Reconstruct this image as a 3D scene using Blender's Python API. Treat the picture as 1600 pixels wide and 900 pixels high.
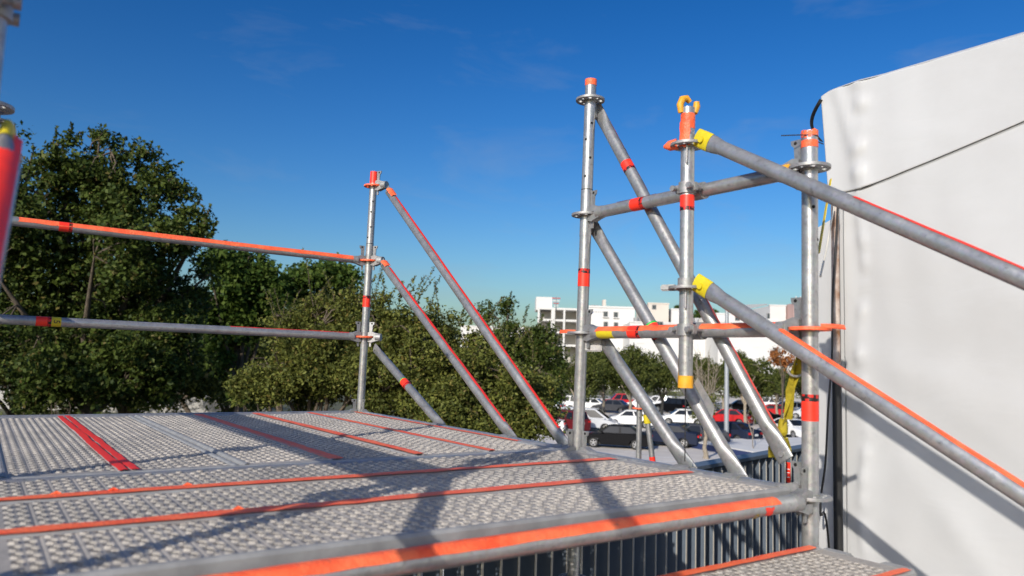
import bpy, bmesh, math, random
import numpy as np
from mathutils import Vector, Matrix, Quaternion

for o in list(bpy.data.objects):
    bpy.data.objects.remove(o, do_unlink=True)
SC = bpy.context.scene
COL = SC.collection
RAD = math.radians

# ------------------------------------------------------------------ camera
CAMZ = 5.3                                   # metres above the car park
FPX, PITCH, ROLL, YAW = 1160.4, 0.0983, 0.0323, 0.6211   # focal length in px of a 1600 px wide frame
Fv = Vector((math.sin(YAW)*math.cos(PITCH), math.cos(YAW)*math.cos(PITCH), math.sin(PITCH)))
R0 = Vector((math.cos(YAW), -math.sin(YAW), 0)); U0 = R0.cross(Fv)
Rv = math.cos(ROLL)*R0 + math.sin(ROLL)*U0
Uv = -math.sin(ROLL)*R0 + math.cos(ROLL)*U0
EYE = Vector((0, 0, CAMZ))
cd = bpy.data.cameras.new('camera'); cam = bpy.data.objects.new('camera', cd); COL.objects.link(cam)
cam.matrix_world = Matrix(((Rv.x, Uv.x, -Fv.x, EYE.x), (Rv.y, Uv.y, -Fv.y, EYE.y), (Rv.z, Uv.z, -Fv.z, EYE.z), (0, 0, 0, 1)))
cd.sensor_width = 36; cd.lens = FPX/1600*36; cd.clip_start = 0.02; cd.clip_end = 3000
cd.dof.use_dof = True; cd.dof.focus_distance = 4.0; cd.dof.aperture_fstop = 3.2
SC.camera = cam
SC.render.resolution_x, SC.render.resolution_y = 1024, 576

# ------------------------------------------------------------------ sky, sun, exposure
SUN_TRAVEL = Vector((1.77, 0.95, -1.0)).normalized()
sun_el = math.asin(-SUN_TRAVEL.z); sun_az = math.atan2(-SUN_TRAVEL.x, -SUN_TRAVEL.y)
W = bpy.data.worlds.new('World'); SC.world = W; W.use_nodes = True
nt = W.node_tree; nt.nodes.clear()
N = nt.nodes.new; LK = nt.links.new
wo = N('ShaderNodeOutputWorld'); bg = N('ShaderNodeBackground'); bg.inputs[1].default_value = 0.072
sky = N('ShaderNodeTexSky'); sky.sky_type = 'NISHITA'; sky.sun_disc = False
sky.sun_elevation = sun_el; sky.sun_rotation = sun_az
sky.altitude = 300; sky.air_density = 1.3; sky.dust_density = 2.0; sky.ozone_density = 5.0
hs = N('ShaderNodeHueSaturation'); hs.inputs['Saturation'].default_value = 1.17; hs.inputs['Hue'].default_value = 0.506
ga = N('ShaderNodeGamma'); ga.inputs[1].default_value = 1.4
LK(sky.outputs[0], ga.inputs[0]); LK(ga.outputs[0], hs.inputs['Color'])
# thin cirrus: stretched noise on the sky direction
tc = N('ShaderNodeTexCoord'); mp = N('ShaderNodeMapping')
mp.inputs['Rotation'].default_value = (0.3, 0.2, 0.5); mp.inputs['Scale'].default_value = (1.6, 4.0, 8.0)
nz = N('ShaderNodeTexNoise'); nz.inputs['Scale'].default_value = 1.7; nz.inputs['Detail'].default_value = 7; nz.inputs['Roughness'].default_value = 0.58
nz.inputs['Distortion'].default_value = 0.5
cr = N('ShaderNodeValToRGB'); cr.color_ramp.elements[0].position = 0.55; cr.color_ramp.elements[1].position = 0.88
cr.color_ramp.elements[1].color = (0.28, 0.28, 0.28, 1)
LK(tc.outputs['Generated'], mp.inputs[0]); LK(mp.outputs[0], nz.inputs[0]); LK(nz.outputs[0], cr.inputs[0])
mx = N('ShaderNodeMix'); mx.data_type = 'RGBA'
LK(cr.outputs[0], mx.inputs[0]); LK(hs.outputs[0], mx.inputs[6]); mx.inputs[7].default_value = (5.5, 6.2, 7.2, 1)
LK(mx.outputs[2], bg.inputs[0]); LK(bg.outputs[0], wo.inputs[0])
sl = bpy.data.lights.new('sun', 'SUN'); sl.energy = 5.0; sl.angle = RAD(0.53); sl.color = (1.0, 0.935, 0.835)
so = bpy.data.objects.new('sun', sl); COL.objects.link(so)
so.rotation_euler = SUN_TRAVEL.to_track_quat('-Z', 'Y').to_euler(); so.location = (-20, 5, 30)
vs = SC.view_settings; vs.view_transform = 'Standard'; vs.look = 'None'; vs.exposure = -0.20; vs.gamma = 1.0; vs.use_curve_mapping = False

# ------------------------------------------------------------------ pixel helpers (a pixel gives a direction only)
def ray(px, py): return Fv*FPX + Rv*(px-800) - Uv*(py-450)
def onz(px, py, z): d = ray(px, py); return EYE + d*((z-CAMZ)/d.z)
def onx(px, py, x): d = ray(px, py); return EYE + d*(x/d.x)
def ond(px, py, depth): return EYE + ray(px, py)*(depth/FPX)
FH = Vector((math.sin(YAW), math.cos(YAW), 0)); RH = Vector((math.cos(YAW), -math.sin(YAW), 0))

# ------------------------------------------------------------------ materials
MATS = {}
def mat(name, col, rough=0.6, metal=0.0, spec=0.5, var=0.0, vscale=8.0, bump=0.0, bscale=60.0, col2=None, stretch=None, coat=0.0, detail=5, coat_rough=0.05):
    m = bpy.data.materials.new(name); m.use_nodes = True; MATS[name] = m
    t = m.node_tree; b = t.nodes['Principled BSDF']
    b.inputs['Base Color'].default_value = (*col, 1); b.inputs['Roughness'].default_value = rough
    b.inputs['Metallic'].default_value = metal; b.inputs['Specular IOR Level'].default_value = spec
    b.inputs['Coat Weight'].default_value = coat; b.inputs['Coat Roughness'].default_value = coat_rough
    if var > 0 or col2 is not None or bump > 0:
        c = t.nodes.new('ShaderNodeTexCoord'); mpn = t.nodes.new('ShaderNodeMapping'); t.links.new(c.outputs['Object'], mpn.inputs[0])
        if stretch: mpn.inputs['Scale'].default_value = stretch
    if var > 0 or col2 is not None:
        n = t.nodes.new('ShaderNodeTexNoise'); n.inputs['Scale'].default_value = vscale; n.inputs['Detail'].default_value = detail
        n.inputs['Roughness'].default_value = 0.62
        t.links.new(mpn.outputs[0], n.inputs[0])
        r = t.nodes.new('ShaderNodeValToRGB'); r.color_ramp.elements[0].position = 0.32; r.color_ramp.elements[1].position = 0.7
        a = col; d = col2 if col2 is not None else col
        r.color_ramp.elements[0].color = (*[x*(1-var) for x in a], 1); r.color_ramp.elements[1].color = (*[min(1, x*(1+var)) for x in d], 1)
        t.links.new(n.outputs[0], r.inputs[0]); t.links.new(r.outputs[0], b.inputs['Base Color'])
        mr = t.nodes.new('ShaderNodeMapRange'); mr.inputs[3].default_value = max(0.05, rough-0.1); mr.inputs[4].default_value = min(1, rough+0.12)
        t.links.new(n.outputs[0], mr.inputs[0]); t.links.new(mr.outputs[0], b.inputs['Roughness'])
    if bump > 0:
        n2 = t.nodes.new('ShaderNodeTexNoise'); n2.inputs['Scale'].default_value = bscale; n2.inputs['Detail'].default_value = 4
        t.links.new(mpn.outputs[0], n2.inputs[0])
        bp = t.nodes.new('ShaderNodeBump'); bp.inputs['Strength'].default_value = bump; bp.inputs['Distance'].default_value = 0.02
        t.links.new(n2.outputs[0], bp.inputs['Height']); t.links.new(bp.outputs[0], b.inputs['Normal'])
    return m

def galv(name, base, rough):
    # zinc spangle + stains on galvanised steel
    m = mat(name, base, rough, metal=0.6)
    t = m.node_tree; b = t.nodes['Principled BSDF']; L = t.links.new; n = t.nodes.new
    c = n('ShaderNodeTexCoord')
    v = n('ShaderNodeTexVoronoi'); v.inputs['Scale'].default_value = 95; L(c.outputs['Object'], v.inputs[0])
    no = n('ShaderNodeTexNoise'); no.inputs['Scale'].default_value = 14; no.inputs['Detail'].default_value = 7; no.inputs['Roughness'].default_value = 0.68; L(c.outputs['Object'], no.inputs[0])
    no2 = n('ShaderNodeTexNoise'); no2.inputs['Scale'].default_value = 55; no2.inputs['Detail'].default_value = 5; L(c.outputs['Object'], no2.inputs[0])
    r = n('ShaderNodeValToRGB'); r.color_ramp.elements[0].position = 0.3; r.color_ramp.elements[1].position = 0.68
    r.color_ramp.elements[0].color = (*[x*0.80 for x in base], 1); r.color_ramp.elements[1].color = (*[min(1, x*1.12) for x in base], 1)
    L(no.outputs[0], r.inputs[0])
    m1 = n('ShaderNodeMix'); m1.data_type = 'RGBA'; m1.blend_type = 'OVERLAY'; m1.inputs[0].default_value = 0.14
    L(r.outputs[0], m1.inputs[6]); L(v.outputs['Color'], m1.inputs[7])
    bw = n('ShaderNodeHueSaturation'); bw.inputs['Saturation'].default_value = 0.25; L(m1.outputs[2], bw.inputs['Color'])
    # dark scuffs
    r2 = n('ShaderNodeValToRGB'); r2.color_ramp.elements[0].position = 0.62; r2.color_ramp.elements[1].position = 0.72
    r2.color_ramp.elements[1].color = (0.42, 0.42, 0.42, 1)
    L(no2.outputs[0], r2.inputs[0])
    m2 = n('ShaderNodeMix'); m2.data_type = 'RGBA'; L(r2.outputs[0], m2.inputs[0]); L(bw.outputs[0], m2.inputs[6]); m2.inputs[7].default_value = (0.12, 0.115, 0.105, 1)
    L(m2.outputs[2], b.inputs['Base Color'])
    mr = n('ShaderNodeMapRange'); mr.inputs[3].default_value = rough-0.12; mr.inputs[4].default_value = rough+0.15
    L(no.outputs[0], mr.inputs[0]); L(mr.outputs[0], b.inputs['Roughness'])
    bp = n('ShaderNodeBump'); bp.inputs['Strength'].default_value = 0.18; bp.inputs['Distance'].default_value = 0.004
    L(no2.outputs[0], bp.inputs['Height']); L(bp.outputs[0], b.inputs['Normal'])
    return m
galv('galvanised', (0.38, 0.38, 0.375), 0.34)
galv('galvanised_dull', (0.31, 0.31, 0.305), 0.42)
galv('casting', (0.34, 0.33, 0.315), 0.55)
# deck sheet: galvanised steel with beige dust
def deck_material():
    m = mat('deck_steel', (0.4, 0.38, 0.35), 0.6, metal=0.12)
    t = m.node_tree; b = t.nodes['Principled BSDF']; L = t.links.new; n = t.nodes.new
    c = n('ShaderNodeTexCoord')
    no = n('ShaderNodeTexNoise'); no.inputs['Scale'].default_value = 3.5; no.inputs['Detail'].default_value = 8; no.inputs['Roughness'].default_value = 0.66; L(c.outputs['Object'], no.inputs[0])
    oi = n('ShaderNodeObjectInfo'); ad = n('ShaderNodeMath'); ad.operation = 'MULTIPLY_ADD'; ad.inputs[1].default_value = 0.22; ad.inputs[2].default_value = -0.11
    L(oi.outputs['Random'], ad.inputs[0]); a2 = n('ShaderNodeMath'); L(no.outputs[0], a2.inputs[0]); L(ad.outputs[0], a2.inputs[1])
    r = n('ShaderNodeValToRGB'); r.color_ramp.elements[0].position = 0.3; r.color_ramp.elements[1].position = 0.66
    r.color_ramp.elements[0].color = (0.26, 0.243, 0.222, 1); r.color_ramp.elements[1].color = (0.43, 0.392, 0.345, 1)
    L(a2.outputs[0], r.inputs[0])
    n3 = n('ShaderNodeTexNoise'); n3.inputs['Scale'].default_value = 60; n3.inputs['Detail'].default_value = 4; L(c.outputs['Object'], n3.inputs[0])
    m1 = n('ShaderNodeMix'); m1.data_type = 'RGBA'; m1.blend_type = 'OVERLAY'; m1.inputs[0].default_value = 0.35
    L(r.outputs[0], m1.inputs[6]); L(n3.outputs[0], m1.inputs[7])
    n4 = n('ShaderNodeTexNoise'); n4.inputs['Scale'].default_value = 7; n4.inputs['Detail'].default_value = 8; n4.inputs['Roughness'].default_value = 0.7; n4.inputs['Distortion'].default_value = 0.6
    va = n('ShaderNodeVectorMath'); va.operation = 'ADD'; L(c.outputs['Object'], va.inputs[0]); L(oi.outputs['Location'], va.inputs[1]); L(va.outputs[0], n4.inputs[0]); L(va.outputs[0], no.inputs[0])
    r4 = n('ShaderNodeValToRGB'); r4.color_ramp.elements[0].position = 0.56; r4.color_ramp.elements[1].position = 0.72; r4.color_ramp.elements[1].color = (0.32, 0.32, 0.32, 1); L(n4.outputs[0], r4.inputs[0])
    m4 = n('ShaderNodeMix'); m4.data_type = 'RGBA'; L(r4.outputs[0], m4.inputs[0]); L(m1.outputs[2], m4.inputs[6]); m4.inputs[7].default_value = (0.15, 0.135, 0.115, 1)
    L(m4.outputs[2], b.inputs['Base Color'])
deck_material()
mat('edge_steel', (0.33, 0.33, 0.325), 0.55, metal=0.25, var=0.2, vscale=14)
mat('tape_orange', (1.0, 0.105, 0.032), 0.5, var=0.07, vscale=16, bump=0.25, bscale=120, col2=(1.0, 0.20, 0.075), detail=9)
def scuff(nm, amt):
    t = MATS[nm].node_tree; b = t.nodes['Principled BSDF']; L = t.links.new; n = t.nodes.new; src = b.inputs['Base Color'].links[0].from_socket
    c = n('ShaderNodeTexCoord'); no = n('ShaderNodeTexNoise'); no.inputs['Scale'].default_value = 38; no.inputs['Detail'].default_value = 8; no.inputs['Roughness'].default_value = 0.75; L(c.outputs['Object'], no.inputs[0])
    r = n('ShaderNodeValToRGB'); r.color_ramp.elements[0].position = 0.60; r.color_ramp.elements[1].position = 0.68; r.color_ramp.elements[1].color = (amt, amt, amt, 1); L(no.outputs[0], r.inputs[0])
    m = n('ShaderNodeMix'); m.data_type = 'RGBA'; L(r.outputs[0], m.inputs[0]); L(src, m.inputs[6]); m.inputs[7].default_value = (0.34, 0.13, 0.09, 1); L(m.outputs[2], b.inputs['Base Color'])
scuff('tape_orange', 0.6)
mat('tape_red', (0.95, 0.040, 0.018), 0.4, var=0.08, vscale=30)
scuff('tape_red', 0.5)
mat('tape_yellow', (0.62, 0.50, 0.015), 0.5, var=0.15, vscale=25)
mat('paint_amber', (0.72, 0.34, 0.02), 0.5, var=0.2, vscale=30)
mat('tape_green', (0.03, 0.42, 0.07), 0.5)
mat('black', (0.012, 0.012, 0.013), 0.5)
mat('hole_dark', (0.006, 0.006, 0.006), 0.9)
mat('white_print', (0.8, 0.8, 0.8), 0.5)
mat('grey_print', (0.30, 0.31, 0.33), 0.7)
mat('blue_print', (0.03, 0.12, 0.45), 0.6)
def print_material():
    m = mat('tape_print', (0.6, 0.02, 0.012), 0.45)
    t = m.node_tree; b = t.nodes['Principled BSDF']; L = t.links.new; n = t.nodes.new
    c = n('ShaderNodeTexCoord'); v = n('ShaderNodeTexVoronoi'); v.distance = 'CHEBYCHEV'; v.inputs['Scale'].default_value = 75; L(c.outputs['Object'], v.inputs[0])
    r = n('ShaderNodeValToRGB'); r.color_ramp.interpolation = 'CONSTANT'; r.color_ramp.elements[0].color = (0.55, 0.018, 0.012, 1)
    r.color_ramp.elements[1].position = 0.42; r.color_ramp.elements[1].color = (0.012, 0.008, 0.008, 1)
    L(v.outputs[0], r.inputs[0]); L(r.outputs[0], b.inputs['Base Color'])
print_material()
# tent cloth
def pvc():
    m = mat('tent_pvc', (0.80, 0.80, 0.79), 0.32, spec=0.5)
    t = m.node_tree; b = t.nodes['Principled BSDF']; L = t.links.new; n = t.nodes.new
    c = n('ShaderNodeTexCoord')
    no = n('ShaderNodeTexNoise'); no.inputs['Scale'].default_value = 1.7; no.inputs['Detail'].default_value = 6; no.inputs['Roughness'].default_value = 0.6; L(c.outputs['Object'], no.inputs[0])
    r = n('ShaderNodeValToRGB'); r.color_ramp.elements[0].position = 0.3; r.color_ramp.elements[1].position = 0.62
    r.color_ramp.elements[0].color = (0.48, 0.48, 0.48, 1); r.color_ramp.elements[1].color = (0.535, 0.54, 0.545, 1)
    L(no.outputs[0], r.inputs[0]); L(r.outputs[0], b.inputs['Base Color'])
    # horizontal creases in the cloth
    mp2 = n('ShaderNodeMapping'); mp2.inputs['Scale'].default_value = (1.0, 1.2, 2.6); L(c.outputs['Object'], mp2.inputs[0])
    n2 = n('ShaderNodeTexNoise'); n2.inputs['Scale'].default_value = 2.6; n2.inputs['Detail'].default_value = 3; n2.inputs['Distortion'].default_value = 0.9; L(mp2.outputs[0], n2.inputs[0])
    bp = n('ShaderNodeBump'); bp.inputs['Strength'].default_value = 0.07; bp.inputs['Distance'].default_value = 0.03; L(n2.outputs[0], bp.inputs['Height']); L(bp.outputs[0], b.inputs['Normal'])
pvc()
mat('fence_paint', (0.10, 0.125, 0.16), 0.5, var=0.12, vscale=6)
mat('fence_edge', (0.46, 0.43, 0.37), 0.6, var=0.15, vscale=10)
mat('strap_yellow', (0.40, 0.32, 0.015), 0.7, var=0.25, vscale=14, bump=0.3, bscale=90)
mat('strap_bright', (0.75, 0.55, 0.01), 0.6)
mat('rope_white', (0.6, 0.57, 0.5), 0.8)
mat('rust', (0.30, 0.13, 0.05), 0.75, var=0.3, vscale=12, col2=(0.45, 0.40, 0.36))
mat('asphalt', (0.60, 0.555, 0.50), 0.85, var=0.14, vscale=0.35, bump=0.3, bscale=25, detail=9)
mat('concrete', (0.36, 0.35, 0.33), 0.85, var=0.2, vscale=1.2, bump=0.3, bscale=30)
mat('old_asphalt', (0.07, 0.07, 0.072), 0.9, var=0.3, vscale=2.0, bump=0.3, bscale=40)  # terrace concrete coloured darker so the shade on it reads dark
mat('white_concrete', (0.66, 0.65, 0.62), 0.8, var=0.1, vscale=1.0)
mat('navy_paint', (0.02, 0.035, 0.11), 0.6)
mat('line_paint', (0.75, 0.75, 0.73), 0.7, var=0.1, vscale=3)
mat('soil', (0.09, 0.075, 0.05), 0.95, var=0.35, vscale=0.7, col2=(0.10, 0.11, 0.045), detail=9)
mat('bark', (0.11, 0.085, 0.06), 0.9, var=0.35, vscale=9, bump=0.6, bscale=18)
mat('bark_pale', (0.30, 0.25, 0.19), 0.9, var=0.3, vscale=9, bump=0.4, bscale=18)
def leaf(name, c1, c2, trans=0.35, c3=None):
    m = bpy.data.materials.new(name); m.use_nodes = True; MATS[name] = m
    t = m.node_tree; t.nodes.clear(); n = t.nodes.new; L = t.links.new
    out = n('ShaderNodeOutputMaterial'); g = n('ShaderNodeNewGeometry'); r = n('ShaderNodeValToRGB')
    r.color_ramp.elements[0].color = (*c1, 1); r.color_ramp.elements[1].color = (*c2, 1)
    if c3:
        r.color_ramp.elements[1].position = 0.9
        e = r.color_ramp.elements.new(0.97); e.color = (*c3, 1)
    L(g.outputs['Random Per Island'], r.inputs[0])
    d = n('ShaderNodeBsdfPrincipled'); d.inputs['Roughness'].default_value = 0.55; d.inputs['Specular IOR Level'].default_value = 0.16; L(r.outputs[0], d.inputs['Base Color'])
    tr = n('ShaderNodeBsdfTranslucent'); L(r.outputs[0], tr.inputs[0])
    mx = n('ShaderNodeMixShader'); mx.inputs[0].default_value = trans; L(d.outputs[0], mx.inputs[1]); L(tr.outputs[0], mx.inputs[2]); L(mx.outputs[0], out.inputs[0])
leaf('leaf_oak', (0.024, 0.044, 0.010), (0.105, 0.140, 0.026), 0.25, (0.16, 0.13, 0.04))
leaf('leaf_green', (0.035, 0.075, 0.014), (0.12, 0.17, 0.03), 0.35)
leaf('leaf_olive', (0.050, 0.066, 0.017), (0.205, 0.220, 0.048), 0.3, (0.22, 0.17, 0.05))
leaf('leaf_lot', (0.030, 0.050, 0.012), (0.15, 0.165, 0.038), 0.25)
leaf('leaf_rust', (0.28, 0.09, 0.025), (0.45, 0.20, 0.07), 0.35)
mat('stucco', (0.64, 0.63, 0.615), 0.9, var=0.05, vscale=0.15)
mat('stucco_warm', (0.62, 0.56, 0.49), 0.9, var=0.06, vscale=0.15)
mat('stucco_grey', (0.42, 0.40, 0.37), 0.9, var=0.08, vscale=0.15)
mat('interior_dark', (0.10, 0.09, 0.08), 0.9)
mat('window_glass', (0.03, 0.04, 0.05), 0.08, spec=0.8)
mat('frame_grey', (0.25, 0.25, 0.25), 0.5)
mat('red_metal', (0.45, 0.03, 0.03), 0.5)
mat('tower_pink', (0.50, 0.33, 0.30), 0.7)
mat('lamp_grey', (0.36, 0.38, 0.40), 0.5, metal=0.3)
mat('tyre', (0.018, 0.018, 0.018), 0.85)
mat('rim', (0.55, 0.55, 0.56), 0.3, metal=0.8)
mat('car_glass', (0.012, 0.014, 0.017), 0.05, spec=0.4)
mat('car_trim', (0.02, 0.02, 0.02), 0.6)
mat('tail_red', (0.55, 0.012, 0.012), 0.2)
mat('headlight', (0.75, 0.76, 0.78), 0.1, spec=0.8)
mat('plate', (0.72, 0.72, 0.68), 0.5)
for nm, c in dict(white=(0.78, 0.78, 0.77), silver=(0.52, 0.53, 0.55), black=(0.004, 0.004, 0.005), navy=(0.016, 0.022, 0.045), grey=(0.05, 0.052, 0.06), red=(0.48, 0.018, 0.022), maroon=(0.12, 0.012, 0.016), blue=(0.02, 0.07, 0.20)).items():
    mat('paint_'+nm, c, 0.5, spec=0.08, coat=0.28, coat_rough=0.03)

# ------------------------------------------------------------------ mesh helpers
class MB:
    def __init__(s): s.v = []; s.f = []; s.sm = []
    def add(s, vs, fs, smooth=False):
        b = len(s.v); s.v += [tuple(v) for v in vs]; s.f += [tuple(i+b for i in f) for f in fs]; s.sm += [smooth]*len(fs); return s
    def tube(s, p0, p1, r0, r1=None, n=20, caps=True):
        p0 = Vector(p0); p1 = Vector(p1); r1 = r0 if r1 is None else r1
        d = (p1-p0).normalized(); a = Vector((0, 0, 1)) if abs(d.z) < 0.9 else Vector((1, 0, 0))
        x = d.cross(a).normalized(); y = d.cross(x)
        vs = []
        for p, r in ((p0, r0), (p1, r1)):
            for k in range(n):
                t = 2*math.pi*k/n; vs.append(p+x*math.cos(t)*r+y*math.sin(t)*r)
        s.add(vs, [(k, (k+1) % n, n+(k+1) % n, n+k) for k in range(n)], True)
        if caps: s.add(vs[:n], [tuple(range(n-1, -1, -1))]); s.add(vs[n:], [tuple(range(n))])
        return s
    def pipe(s, p0, p1, ro, ri, n=24):      # open-ended hollow tube
        p0 = Vector(p0); p1 = Vector(p1); s.tube(p0, p1, ro, n=n, caps=False)
        d = (p1-p0).normalized(); a = Vector((0, 0, 1)) if abs(d.z) < 0.9 else Vector((1, 0, 0)); x = d.cross(a).normalized(); y = d.cross(x)
        L = min((p1-p0).length, .3); vs = []
        for p, dd in ((p0, d), (p1, -d)):
            b = len(vs)
            for q, r in ((p, ro), (p, ri), (p+dd*L*.3, ri)):
                for k in range(n): t = 2*math.pi*k/n; vs.append(q+x*math.cos(t)*r+y*math.sin(t)*r)
            s.add(vs[b:], [(j*n+k, j*n+(k+1) % n, (j+1)*n+(k+1) % n, (j+1)*n+k) for j in range(2) for k in range(n)])
        return s
    def path(s, pts, r, n=8):
        pts = [Vector(p) for p in pts]; R = r if hasattr(r, '__len__') else [r]*len(pts)
        rings = []; x = None
        for i, p in enumerate(pts):
            d = (pts[min(i+1, len(pts)-1)]-pts[max(i-1, 0)]).normalized()
            if x is None: x = d.cross(Vector((0, 0, 1)) if abs(d.z) < 0.9 else Vector((1, 0, 0))).normalized()
            x = (x-d*x.dot(d)).normalized(); y = d.cross(x)
            rings += [p+x*math.cos(2*math.pi*k/n)*R[i]+y*math.sin(2*math.pi*k/n)*R[i] for k in range(n)]
        m = len(pts)
        s.add(rings, [(j*n+k, j*n+(k+1) % n, (j+1)*n+(k+1) % n, (j+1)*n+k) for j in range(m-1) for k in range(n)], True)
        s.add(rings[:n], [tuple(range(n-1, -1, -1))]); s.add(rings[-n:], [tuple(range(n))]); return s
    def box(s, c, size, M=None, ch=0.0):
        c = Vector(c); hx, hy, hz = size[0]/2, size[1]/2, size[2]/2
        if ch <= 0:
            vs = [Vector((x*hx, y*hy, z*hz)) for z in (-1, 1) for y in (-1, 1) for x in (-1, 1)]
            fs = [(0, 2, 3, 1), (4, 5, 7, 6), (0, 1, 5, 4), (2, 6, 7, 3), (0, 4, 6, 2), (1, 3, 7, 5)]
        else:
            bm = bmesh.new(); bmesh.ops.create_cube(bm, size=1)
            for v in bm.verts: v.co = Vector((v.co.x*2*hx, v.co.y*2*hy, v.co.z*2*hz))
            bmesh.ops.bevel(bm, geom=bm.edges[:], offset=ch, segments=2, affect='EDGES')
            bm.verts.index_update(); vs = [v.co.copy() for v in bm.verts]; fs = [tuple(v.index for v in f.verts) for f in bm.faces]; bm.free()
        if M is not None: vs = [M @ v for v in vs]
        return s.add([v+c for v in vs], fs)
    def prism(s, poly, d):                  # polygon (list of Vector) extruded by vector d
        n = len(poly); d = Vector(d); vs = [Vector(p) for p in poly]+[Vector(p)+d for p in poly]
        return s.add(vs, [tuple(range(n-1, -1, -1)), tuple(range(n, 2*n))]+[(k, (k+1) % n, n+(k+1) % n, n+k) for k in range(n)])
    def ribbon(s, pts, wv, th=0.0015):      # strap: centre points, width vectors
        vs = []
        m = len(pts)
        for i, (p, w) in enumerate(zip(pts, wv)):
            p = Vector(p); w = Vector(w); d = (Vector(pts[min(i+1, m-1)])-Vector(pts[max(i-1, 0)])).normalized()
            nn = d.cross(w).normalized()*th
            vs += [p-w/2-nn, p+w/2-nn, p+w/2+nn, p-w/2+nn]
        fs = [(j*4+k, j*4+(k+1) % 4, j*4+4+(k+1) % 4, j*4+4+k) for j in range(m-1) for k in range(4)]+[(3, 2, 1, 0), tuple(range(m*4-4, m*4))]
        return s.add(vs, fs, False)
    def mesh(s, name):
        me = bpy.data.meshes.new(name); me.from_pydata(s.v, [], s.f); me.polygons.foreach_set('use_smooth', s.sm); me.update()
        bm = bmesh.new(); bm.from_mesh(me); bmesh.ops.recalc_face_normals(bm, faces=bm.faces[:]); bm.to_mesh(me); bm.free()
        return me

def link(name, me, m, parent=None, mats=None):
    o = bpy.data.objects.new(name, me); COL.objects.link(o)
    if me is not None and m is not None and len(me.materials) == 0: me.materials.append(MATS[m])
    elif me is not None and m is not None and me.materials[0] != MATS[m]:
        o.material_slots[0].link = 'OBJECT'; o.material_slots[0].material = MATS[m]
    if parent is not None:
        o.parent = parent
        o.matrix_parent_inverse = Matrix.Translation(-root_loc(parent))
    return o
def root_loc(p):
    return Vector(p.get('_w', (0, 0, 0)))
def part(name, mb, m, parent): return link(name, mb.mesh(name), m, parent)
def tag(o, label, cat, group=None):
    o['label'] = label; o['category'] = cat
    if group: o['group'] = group
    return o
def thing(name, loc, label, cat, group=None):
    o = bpy.data.objects.new(name, None); COL.objects.link(o); o.location = loc; o.empty_display_size = 0.1
    o['_w'] = tuple(loc); return tag(o, label, cat, group)
def struct(name, mb, m):
    o = link(name, mb.mesh(name), m); o['kind'] = 'structure'; return o

TR = 0.02415                               # scaffold tube radius
def frame_of(p0, p1):
    d = (Vector(p1)-Vector(p0)).normalized()
    up = Vector((0, 0, 1)) if abs(d.z) < 0.97 else Vector((-1, 0, 0))
    y = (up-d*up.dot(d)).normalized(); x = d.cross(y); return d, x, y   # x to the side, y "up"
def arc_strip(p0, p1, t0, t1, ang, width, r=TR, seed=0, seg=26, rag=0.08, ends=True):
    """adhesive tape along a tube; ang 0 = top, positive turns to +side"""
    rn = random.Random(seed); p0 = Vector(p0); p1 = Vector(p1); d, x, y = frame_of(p0, p1); L = (p1-p0).length
    mb = MB(); na = 7; rows = []
    for i in range(seg+1):
        t = t0+(t1-t0)*i/seg
        a0 = ang-width/2+rn.uniform(-rag, rag); a1 = ang+width/2+rn.uniform(-rag, rag)
        for k in range(na):
            a = a0+(a1-a0)*k/(na-1); rr = r+0.0009+(rn.uniform(0, 0.0012) if k in (0, na-1) else 0)
            sh = rn.uniform(-0.004, 0.004) if i in (0, seg) else 0
            rows.append(p0+d*(t*L+sh)+x*math.sin(a)*rr+y*math.cos(a)*rr)
    mb.add(rows, [(i*na+k, i*na+k+1, (i+1)*na+k+1, (i+1)*na+k) for i in range(seg) for k in range(na-1)], True)
    return mb
def band(p0, p1, t0, t1, r=TR+0.0012, n=24):
    p0 = Vector(p0); p1 = Vector(p1); return MB().tube(p0.lerp(p1, t0), p0.lerp(p1, t1), r, n=n)
def tape_label(parent, p0, p1, tc, w=0.05, flip=False, r=TR+0.0012):
    """orange-red wrap with a printed black band beside it; tc = centre in metres from p0"""
    L = (Vector(p1)-Vector(p0)).length; a, b = (tc-w/2)/L, (tc+w/2)/L; c = (tc+w/2+w*0.36)/L
    if flip: a, b, c = (tc-w/2)/L, (tc+w/2)/L, (tc-w/2-w*0.36)/L
    part('tape_band', band(p0, p1, a, b, r), 'tape_red', parent)
    part('printed_band', band(p0, p1, min(b, c) if not flip else c, max(b, c) if not flip else a, r-0.0002), 'tape_print', parent)

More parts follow.
